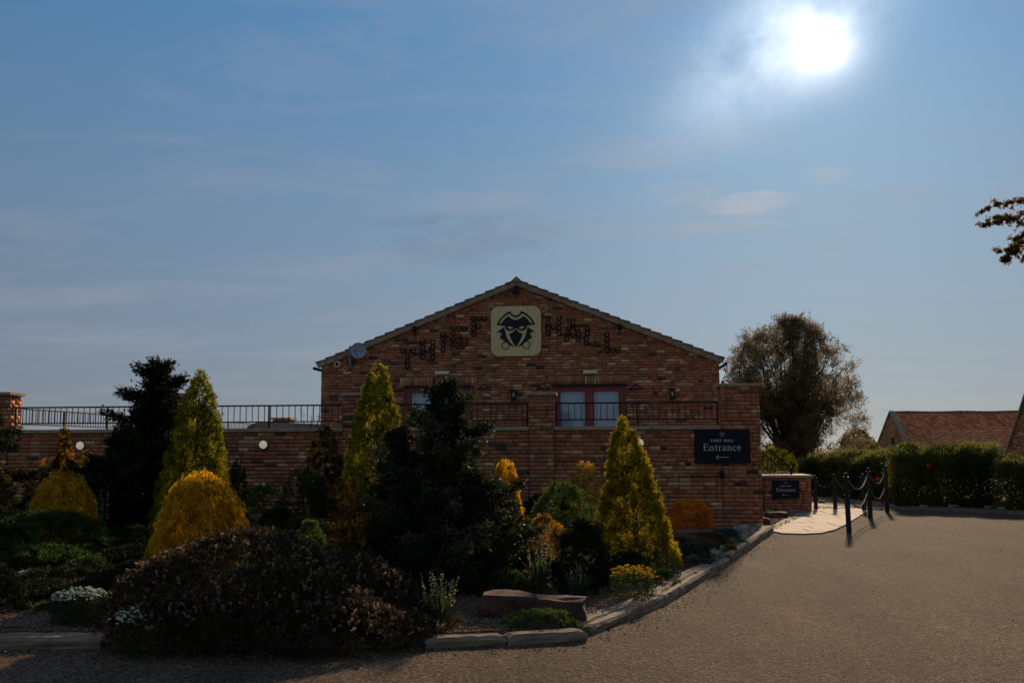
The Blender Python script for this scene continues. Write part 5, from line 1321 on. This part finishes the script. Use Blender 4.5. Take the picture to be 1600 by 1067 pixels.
a = at(1508, 893, Z=.01); b = at(1519, 897, Z=.01); mb = MB(); mb.tube([tuple(a), tuple((a+b)/2+[0, .01, .012]), tuple(b)], [.004, .005, .003], 5); tag(mb.build('twig', M['palerock']), 'pale twig lying on the drive at the right', 'twig')

# ------------------------------------------------------------ hedges
def hedge(label, pts, w, h0, h1, seed, mtl, tipm, dens=150, roses=0, tipn=.5, L=.055, Wd=.028, lump=.18):
    """hedge along a polyline; top height runs h0 -> h1"""
    r = np.random.RandomState(seed); pts = np.array(pts, float); seg = np.linalg.norm(np.diff(pts, axis=0), axis=1); S = np.concatenate([[0], np.cumsum(seg)]); tot_ = S[-1]
    e = empty('hedge', (pts[0][0], pts[0][1], 0), label=label, cat='hedge'); org = np.array([pts[0][0], pts[0][1], 0])
    n = int(tot_*(h0+h1)*dens*3.8); ph = r.uniform(0, 6, 6)
    s = r.uniform(0, tot_, n); cx_ = np.interp(s, S, pts[:, 0]); cy_ = np.interp(s, S, pts[:, 1])
    sd = np.searchsorted(S, s, side='right')-1; sd = np.clip(sd, 0, len(seg)-1); d = (pts[sd+1]-pts[sd])/seg[sd][:, None]; nn = np.stack([-d[:, 1], d[:, 0]], 1)
    H = h0+(h1-h0)*s/tot_+.09*np.sin(s*1.7+ph[0])+.06*np.sin(s*4.3+ph[1])+.04*np.sin(s*9.1+ph[5])
    fr_ = r.rand(n); a = np.where(fr_ < .5, pi-r.uniform(0, .55, n), np.where(fr_ < .9, r.uniform(.5, pi-.5, n), r.uniform(0, .55, n)))   # cross-section: front, top, back
    sup = lambda v: np.sign(v)*np.abs(v)**.55
    lum = 1+lump*(.5*np.sin(s*3.1+ph[2]+a*2)+.5*np.sin(s*7.3+a*5+ph[3]))
    u = sup(np.cos(a))*w/2*lum; z = np.clip(sup(np.sin(a)), -.1, 1)*H*(1+(lum-1)*.25)
    z = np.where(np.abs(np.cos(a)) > .85, r.uniform(.01, 1, n)**1.35*H*.95, z); u = u*np.where(r.rand(n) < .35, r.uniform(.3, 1, n), 1)
    P = np.stack([cx_+nn[:, 0]*u, cy_+nn[:, 1]*u, z], 1)-org
    D = np.stack([nn[:, 0]*np.cos(a), nn[:, 1]*np.cos(a), np.abs(np.sin(a))*.8+.25], 1)
    ct = np.clip(.5+.22*np.sin(s*2.3+a*3+ph[4])+r.normal(0, .15, n), 0, 1)
    foliage('foliage', tufts(P, D, ct, r, 9, L, Wd, .05, .8), mtl, e)
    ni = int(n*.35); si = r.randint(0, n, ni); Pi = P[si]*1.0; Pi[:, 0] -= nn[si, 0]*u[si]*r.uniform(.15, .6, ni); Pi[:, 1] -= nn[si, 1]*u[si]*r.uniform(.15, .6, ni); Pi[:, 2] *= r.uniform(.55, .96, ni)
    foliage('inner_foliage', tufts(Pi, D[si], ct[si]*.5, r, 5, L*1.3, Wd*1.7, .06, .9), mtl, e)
    m_ = z > H*.82; m_ &= r.rand(n) < tipn*.6
    Pt = P[m_]; foliage('shoot_tips', tufts(Pt, np.tile([0, 0, 1.], (len(Pt), 1)), np.full(len(Pt), .5), r, 9, L*1.3, Wd*.35, .07, .45), tipm, e)  # paler blades along the top put the sunlit look into their colour
    mb = MB()
    for i in range(int(tot_*2)):
        q = (i+.5)/int(tot_*2)*tot_; x = np.interp(q, S, pts[:, 0])-org[0]; y = np.interp(q, S, pts[:, 1])-org[1]; hq = (h0+(h1-h0)*q/tot_)
        mb.tube([(x, y, -.05), (x+r.normal(0, .08), y+r.normal(0, .08), hq*.5), (x+r.normal(0, .2), y+r.normal(0, .15), hq*.85)], [.03, .02, .008], 5)
    mb.build('stems', M['bark'], e)['kind'] = 'stuff'
    return e
hedge('pale sunlit hedge behind the chain posts, left of the tall dark hedge', [(5.2, 35.5), (6.73, 33.7), (7.62, 31.8), (8.49, 29.3)], 1.2, .95, 1.36, 601, 'hedge', 'hedgetip', 170, tipn=1.5)
hedge('tall dark hedge with red roses at its left end', [(8.05, 28.0), (9.1, 27.3), (10.15, 26.8)], 1.7, 1.48, 1.58, 602, 'hedge', 'hedgetip', 210, tipn=.45, lump=.3)
hedge('lower dark hedge at the right edge of view', [(9.95, 26.1), (10.8, 25.6), (13.5, 23.7), (16.5, 22.4)], 1.3, 1.14, 1.10, 603, 'hedge', 'hedgetip', 210, tipn=.35)
for i, (x, y, lab) in enumerate([(1394, 730, 'red rose high on the hedge beside the rightmost post'), (1372, 748, 'red rose low between the two right posts'), (1451, 727, 'single red rose on the tall dark hedge'), (1378, 783, 'red rose near the ground behind the chain')]):
    r = np.random.RandomState(700+i); p = at(x, y, Y=[26.9, 27.3, 26.1, 26.9][i]); e = empty('rose', tuple(p), label=lab, cat='flower', group='red roses in the hedge')
    n = 26; D = norm(r.normal(size=(n, 3))); foliage('petals', leaf_geo(D*.012, D, np.full(n, .055), np.full(n, .05), r.rand(n), r), 'red', e)
    mb = MB(); mb.tube([(0, 0, 0), (.03, .25, -.12)], [.004, .005], 4); mb.build('stem', M['stem'], e)

# golden green shrub behind the handrail
r = np.random.RandomState(71); p0 = at(1212, 740, Y=27.0)
e = empty('golden_bush', (p0[0], 27.4, .3), label='yellow green bush behind the sloping handrail above the low wall', cat='bush')
foliage('foliage', crown(710, 'dome', .62, .5, at(1212, 706, Y=27.4)[2]-.3, 160, .13, 9, 7, .07, .018, up=.5, spread=.6, tint=(.25, .25)), 'lime2', e)
mb = MB(); mb.tube([(0, 0, -.4), (0, 0, .8)], [.04, .01], 6); mb.build('trunk', M['bark'], e)

# ------------------------------------------------------------ big tree
def big_tree():
    r = np.random.RandomState(42); DEP = 46.0; k = DEP/F
    base_ = cf((1238-800)*k, DEP, 0); zof = lambda y: 1.6+(695-y)*k*1.0
    e = empty('eucalyptus_tree', tuple(base_), rz=YAW, label='tall airy grey brown leaved tree with many upright stems behind the low wall', cat='tree')
    mb = MB(); clumps = []; cts = []
    W_ = 110*k; Ht = zof(497)
    def env(z):                                                      # half width left, right of the crown at height z
        u = np.clip((z-.3)/(Ht-.3), 0, 1)
        l_ = np.interp(u, [0, .15, .35, .6, .8, .93, 1], [.55, .80, .90, .98, .84, .52, .05])
        r_ = np.interp(u, [0, .12, .35, .6, .8, .93, 1], [.80, 1.0, 1.0, .86, .62, .38, .02])
        return l_*W_, r_*W_
    stems = []
    for i in range(34):
        az = i*2.4; f = sqrt((i+.5)/34); tx = f*cos(az); ty = f*sin(az)
        h = Ht*(1-.42*f**1.7)*r.uniform(.9, 1.0); l_, rr2 = env(h*.85); tipx = tx*(rr2 if tx > 0 else l_)*.95; tip = np.array([tipx-.15, ty*W_*.8, h])
        st0 = np.array([tx*.25, ty*.25, 0]); pts_ = []
        for j in range(9):
            u = j/8; p = st0+(tip-st0)*np.array([u**1.35, u**1.35, u])+r.normal(0, .05, 3)*(u > 0); pts_.append(p)
        stems.append(pts_); mb.tube([tuple(p) for p in pts_], [.085*(1-.88*j/8)+.004 for j in range(9)], 6)
        for j in range(2, 9):
            for q in range(5):
                d = norm(np.array([[tx*.6+r.normal(0, .7), ty*.6+r.normal(0, .7), .7+r.normal(0, .3)]]))[0]; ln = r.uniform(.35, 1.0)
                p = pts_[j]; q2 = p+d*ln; l_, rr2 = env(q2[2])
                if q2[0] > rr2 or q2[0] < -l_ or q2[2] > Ht: continue
                mb.tube([tuple(p), tuple((p+q2)/2+r.normal(0, .04, 3)), tuple(q2)], [.018, .011, .004], 4, cap=False)
                c0 = np.clip(r.normal(.5, .25), 0, 1)
                for c in range(2 if sin(q2[0]*2.6+.5)+sin(q2[2]*2.2) > -.9 else 0): clumps.append(q2+r.normal(0, .13, 3)); cts.append(c0)
    # outer rim clumps keep the outline full
    for i in range(1250):
        z = r.uniform(.2, Ht); l_, rr2 = env(z); a = r.uniform(0, 2*pi); f = r.uniform(.74, 1.0); x = cos(a)*(rr2 if cos(a) > 0 else l_)*f; y = sin(a)*W_*.85*f*(l_+rr2)/(2*W_)
        if sin(x*2.3+1)+sin(z*2.0+y*.6)+sin(x*4.1-z*3.3) < -.45: continue
        clumps.append(np.array([x+.1, y, z])); cts.append(np.clip(r.normal(.5, .2), 0, 1))
    clumps = np.array(clumps); cts = np.array(cts)
    C = np.repeat(clumps, 9, 0)+r.normal(0, .12, (len(clumps)*9, 3))
    foliage('crown', tufts(C, np.tile([0, 0, -.25], (len(C), 1)), np.repeat(cts, 9), r, 7, .095, .033, .05, .9), 'euc', e)
    mb.build('trunk', M['bark'], e, fix=False)
big_tree()
def small_tree(label, px_, ytop, wpx, DEP, seed, mtl, name='bushy_tree'):
    r = np.random.RandomState(seed); k = DEP/F; b = cf((px_-800)*k, DEP, 0); H_ = 1.6+(695-ytop)*k; R_ = wpx*k/2
    e = empty(name, tuple(b), label=label, cat='tree'); foliage('crown', crown(seed, 'egg', R_, R_, H_, 90, .3, 14, 7, .12, .05, up=.2, spread=.9, bump=.2, inner=.5, tint=(.5, .3)), mtl, e)
    mb = MB(); mb.tube([(0, 0, -.1), (0, 0, H_*.8)], [.1, .03], 6); mb.build('trunk', M['bark'], e)
small_tree('small green tree at the right foot of the airy tree', 1338, 676, 44, 50, 801, 'hedge')
small_tree('pale green bushy tree just left of the distant barn', 1360, 700, 26, 52, 802, 'hedgetip')

# branch reaching in from a tree standing outside the right edge
def side_tree():
    r = np.random.RandomState(12); DEP = 13.0; b = cf(9.2, DEP+.4, 0); e = empty('copper_tree', (0, 0, 0), label='tree beyond the right edge reaching in with coppery leafed branches', cat='tree')
    mb = MB(); mb.tube([tuple(b-[0, 0, .2]), tuple(b+[-.1, 0, 2.5]), tuple(b+[.05, .1, 4.6]), tuple(b+[.1, 0, 6.4])], [.17, .13, .09, .03], 9)
    lf = []
    tips = [((1527, 330), (1640, 300)), ((1530, 349), (1640, 345)), ((1556, 391), (1650, 372)), ((1567, 408), (1592, 385)), ((1548, 345), (1650, 322)), ((1590, 312), (1700, 330)), ((1596, 404), (1680, 370)), ((1580, 372), (1660, 350)), ((1610, 300), (1700, 300))]
    tips += [((1640+40*cos(i*2.4), 340+60*sin(i*2.4)), (1710, 350)) for i in range(10)]
    hub = {0: b+[0, 0, 3.9], 1: b+[.05, 0, 4.4]}
    for i, (tp, ro) in enumerate(tips):
        dd = (r.rand()-.5)*.9; T_ = at(*tp, Y=DEP+.9+dd); R_ = at(*ro, Y=DEP+1.0+dd*.5); hb = hub[i % 2]
        P = [hb, (hb+R_)/2+[0, 0, .05], R_]; mb.tube([tuple(x) for x in P], [.04, .022, .012], 5)
        L_ = np.linalg.norm(T_-R_); n = 12; pts_ = [R_+(T_-R_)*j/n+np.array([0, 0, .03*sin(j*.9+i)])+r.normal(0, .008, 3)*(j > 0) for j in range(n+1)]
        mb.tube([tuple(x) for x in pts_], [.011*(1-j/(n+1))+.0015 for j in range(n+1)], 4)
        for j in range(n+1):
            p = pts_[j]
            for q in range(4 if j < n else 1):
                d = r.normal(size=3)*[.6, .6, .5]; d += (T_-R_)/L_*.6; ln = r.uniform(.03, .13)*(1.2-j/(n+1)); tw_ = p+d*ln
                mb.tube([tuple(p), tuple(tw_)], [.0025, .001], 3, cap=False); m_ = 24
                uu_ = r.uniform(.1, 1.15, m_)[:, None]; lf.append(leaf_geo(p+(tw_-p)*uu_+r.normal(0, .012, (m_, 3)), r.normal(size=(m_, 3)), r.uniform(.026, .044, m_), r.uniform(.018, .028, m_), r.rand(m_), r))
    # rest of the crown, out of frame
    ctr = b+np.array([.35, .3, 5.0]); cl_ = []
    for i in range(90):
        d = norm(r.normal(size=(1, 3)))[0]*[1.45, 2.2, 1.6]*r.uniform(.45, 1); c = ctr+d; cl_.append(c+r.normal(0, .17, (34, 3)))
        if i % 2: mb.tube([tuple(b+[0, 0, r.uniform(2.6, 5.4)]), tuple((c+ctr)/2), tuple(c)], [.035, .02, .006], 4, cap=False)
    C = np.concatenate(cl_); lf.append(tufts(C, r.normal(size=C.shape), r.rand(len(C)), r, 9, .055, .034, .07, 1.0))
    foliage('crown', lf, 'branch', e); mb.build('trunk', M['bark'], e, fix=False)
side_tree()

# ------------------------------------------------------------ farm buildings on the right
def frame_pt(o, lat, dep, z): return cf(lat, dep, z)
def pantile_slope(parent, a, b, c, d, rows, cols, m, name='pantiles'):
    """a,b lower edge left/right; d,c upper edge left/right. S-curved tiles, each row overlapping the next"""
    a, b, c, d = map(np.array, (a, b, c, d)); nrm_ = np.cross(b-a, d-a); nrm_ = nrm_/np.linalg.norm(nrm_)
    if nrm_[2] < 0: nrm_ = -nrm_
    V, Fc, T = [], [], []; sub = 5; r = np.random.RandomState(3); o = 0
    for i in range(rows):
        v0, v1 = i/rows-.006, (i+1)/rows+.02
        for j in range(cols):
            dz = r.normal(0, .008); tn = np.array([.74, .27, .115])*r.uniform(.6, 1.3)*np.array([1, r.uniform(.85, 1.2), 1])
            for k in range(sub+1):
                u = (j+k/sub)/cols; hgt = .055*sin(2*pi*k/sub*.98)+.02; T += [(*tn, 1)]*3
                lo = a+(b-a)*u+((d-a)*(1-u)+(c-b)*u)*v0+nrm_*(hgt+.085+dz); hi = a+(b-a)*u+((d-a)*(1-u)+(c-b)*u)*v1+nrm_*(hgt+dz)
                V += [lo, hi, lo-nrm_*.075]
            for k in range(sub):
                p = o+3*k; Fc += [(p, p+3, p+4, p+1), (p, p+2, p+5, p+3)]
            o += 3*(sub+1)
    x = link(name, np_mesh(name, V, Fc, M['brick'], tone=T), None, parent); x['kind'] = 'stuff'
barn = empty('brick_barn', tuple(cf(28.4, 72)), label='distant brick barn with a long red pantile roof', cat='building')
bo = cf(28.4, 72)
def BP(lat, dep, z): return tuple(cf(lat, dep, z)-bo)
def wall_quad(mb, pts): mb.add([BP(*p) for p in pts], [tuple(range(len(pts)))])
RZ, EZ, L0, L1 = 3.93, 1.35, 28.4, 41.0; DN, DM, DF = 72., 75., 78.
w_ = MB()
for pts in ([(L0, DN, -.3), (L0, DF, -.3), (L0, DF, EZ), (L0, DM, RZ), (L0, DN, EZ)], [(L1, DN, -.3), (L1, DF, -.3), (L1, DF, EZ), (L1, DM, RZ), (L1, DN, EZ)], [(L0, DN, -.3), (L1, DN, -.3), (L1, DN, EZ), (L0, DN, EZ)], [(L0, DF, -.3), (L1, DF, -.3), (L1, DF, EZ), (L0, DF, EZ)]): wall_quad(w_, pts)
w_.build('wall', M['mortar'], barn)
# coursed gable bricks
def gable_bricks(parent, org, lat, d0, d1, dm, ez, rz, z0, name='brickwork'):
    rg = random.Random(7); V, Fc, T = [], [], []
    sc = 1.6
    def lim_(z):
        if z < ez: return (d0, d1)
        t = (z-ez)/(rz-ez); return (d0+t*(dm-d0), d1-t*(d1-dm))
    i = 0; z = z0
    while z < rz-.06:
        lo, hi = lim_(z+.05); u = d0+(0 if i % 2 else -.12)
        while u < d1:
            a_, b_2 = max(u, lo), min(u+.24, hi); u += .24
            if b_2-a_ > .05:
                n = len(V); rv = rg.uniform(.012, .035)
                for zz in (z+.006, z+.072):
                    for o_ in (rv, -.01):
                        for q in (a_+.008, b_2-.008): V.append(tuple(cf(lat-o_, q, zz)-org))
                Fc += [tuple(k+n for k in f) for f in BF]; T += [(*pick_tone(rg), 1)]*8
        z += .08; i += 1
    T = np.array(T)*[1.25, 1.35, 1.3, 1]
    o = link(name, np_mesh(name, V, Fc, M['brick'], tone=T), None, parent); o['kind'] = 'stuff'
gable_bricks(barn, bo, L0, DN, DF, DM, EZ, RZ, .6)
a = np.array(BP(L0, DN-.25, EZ-.12)); b = np.array(BP(L1, DN-.25, EZ-.12)); c = np.array(BP(L1, DM, RZ+.04)); d = np.array(BP(L0, DM, RZ+.04))
pantile_slope(barn, a, b, c, d, 13, 52, M['pantile'])
k = MB(); k.add([BP(L0, DF+.2, EZ-.1), BP(L1, DF+.2, EZ-.1), BP(L1, DM, RZ+.03), BP(L0, DM, RZ+.03)], [(0, 1, 2, 3)]); k.build('rear_roof', M['rooftile'], barn)
for i in range(28):
    lat = L0+.1+i*.45; r_ = random.Random(i); k = MB(); q = .02*sin(i*.7)
    k.tube([BP(lat, DM, RZ+.06+q), BP(lat+.44, DM, RZ+.07+q)], .12, 8); k.build('ridge_tile', M['rooftile'], barn)
def coping_line(parent, p0, p1, m='verge', w=.35, h=.12, seg=1): k = MB(); k.beam(p0, p1, w, h); k.build('gable_coping', M[m], parent)
coping_line(barn, BP(L0+.1, DN-.25, EZ-.05), BP(L0+.1, DM, RZ+.16)); coping_line(barn, BP(L0+.1, DF+.25, EZ-.05), BP(L0+.1, DM, RZ+.16))
k = MB(); w0 = BP(L0-.05, 74.2, 1.2); k.add([BP(L0-.06, 74.3, 1.3), BP(L0-.06, 74.9, 1.3), BP(L0-.06, 74.9, 2.1), BP(L0-.06, 74.3, 2.1), BP(L0+.02, 74.3, 1.3), BP(L0+.02, 74.9, 1.3), BP(L0+.02, 74.9, 2.1), BP(L0+.02, 74.3, 2.1)], [(0, 1, 2, 3), (4, 5, 6, 7), (0, 1, 5, 4), (2, 3, 7, 6), (1, 2, 6, 5), (0, 3, 7, 4)]); k.build('window', M['interior'], barn)

# second building and the low range linking it
b2 = empty('brick_outbuilding', tuple(cf(28.7, 58)), label='nearer brick outbuilding with a steep gable cut by the right edge', cat='building'); bo2 = cf(28.7, 58)
def B2(lat, dep, z): return tuple(cf(lat, dep, z)-bo2)
E2, R2, d0, dm, d1 = 1.18, 5.5, 51.2, 54.6, 58.0
w_ = MB()
for pts in ([(28.7, d0, -.3), (28.7, d1, -.3), (28.7, d1, E2), (28.7, dm, R2), (28.7, d0, E2)], [(28.7, d1, -.3), (38, d1, -.3), (38, d1, E2), (28.7, d1, E2)], [(28.7, d0, -.3), (38, d0, -.3), (38, d0, E2), (28.7, d0, E2)]):
    w_.add([B2(*p) for p in pts], [tuple(range(len(pts)))])
w_.build('wall', M['mortar'], b2)
gable_bricks(b2, bo2, 28.7, d0, d1, dm, E2, R2, .5)
k = MB(); k.add([B2(28.6, d1+.1, E2-.05), B2(38, d1+.1, E2-.05), B2(38, dm, R2+.05), B2(28.6, dm, R2+.05), B2(38, d0-.1, E2-.05), B2(28.6, d0-.1, E2-.05)], [(0, 1, 2, 3), (3, 2, 4, 5)]); k.build('roof', M['pantile'], b2)
coping_line(b2, B2(28.72, d1+.12, E2-.05), B2(28.72, dm, R2+.12), w=.3, h=.14); coping_line(b2, B2(28.72, d0-.12, E2-.05), B2(28.72, dm, R2+.12), w=.3, h=.14)
k = MB()
for q in ((54.6, 55.9),):
    k.add([B2(28.60, q[0], .55), B2(28.60, q[1], .55), B2(28.60, q[1], 1.12), B2(28.60, q[0], 1.12), B2(28.71, q[0], .55), B2(28.71, q[1], .55), B2(28.71, q[1], 1.12), B2(28.71, q[0], 1.12)], [(0, 1, 2, 3), (4, 5, 6, 7), (0, 1, 5, 4), (2, 3, 7, 6), (1, 2, 6, 5), (0, 3, 7, 4)])
k.build('window', M['white'], b2)
b3 = empty('linking_range', tuple(cf(28.9, 65)), label='low range with a paler tile roof between the barn and the outbuilding', cat='building'); bo3 = cf(28.9, 65)
def B3(lat, dep, z): return np.array(cf(lat, dep, z)-bo3)
pantile_slope(b3, B3(28.75, 58.1, 1.22), B3(28.75, 71.8, 1.22), B3(30.5, 71.8, 2.45), B3(30.5, 58.1, 2.45), 7, 54, M['pantile'])
w_ = MB(); w_.add([tuple(B3(28.95, 58.1, -.3)), tuple(B3(28.95, 71.8, -.3)), tuple(B3(28.95, 71.8, 1.25)), tuple(B3(28.95, 58.1, 1.25))], [(0, 1, 2, 3)]); w_.build('wall', M['mortar'], b3)
k = MB(); k.beam(tuple(B3(28.68, 58.1, 1.14)), tuple(B3(28.68, 71.8, 1.14)), .10); k.build('gutter', M['grey'], b3)
# low grey roof beyond the terrace on the left
k = MB(); a = at(386, 666, Y=34); b = at(478, 664, Y=34); k.prism_y([(a[0], 1.2), (b[0]+.6, 1.2), (b[0]+.6, b[2]+.03), (a[0]+.4, a[2]+.16), (a[0], a[2])], 34, 37); o = k.build('shed_roof', M['verge']); tag(o, 'low flat grey roof just showing above the coping left of the building', 'roof')
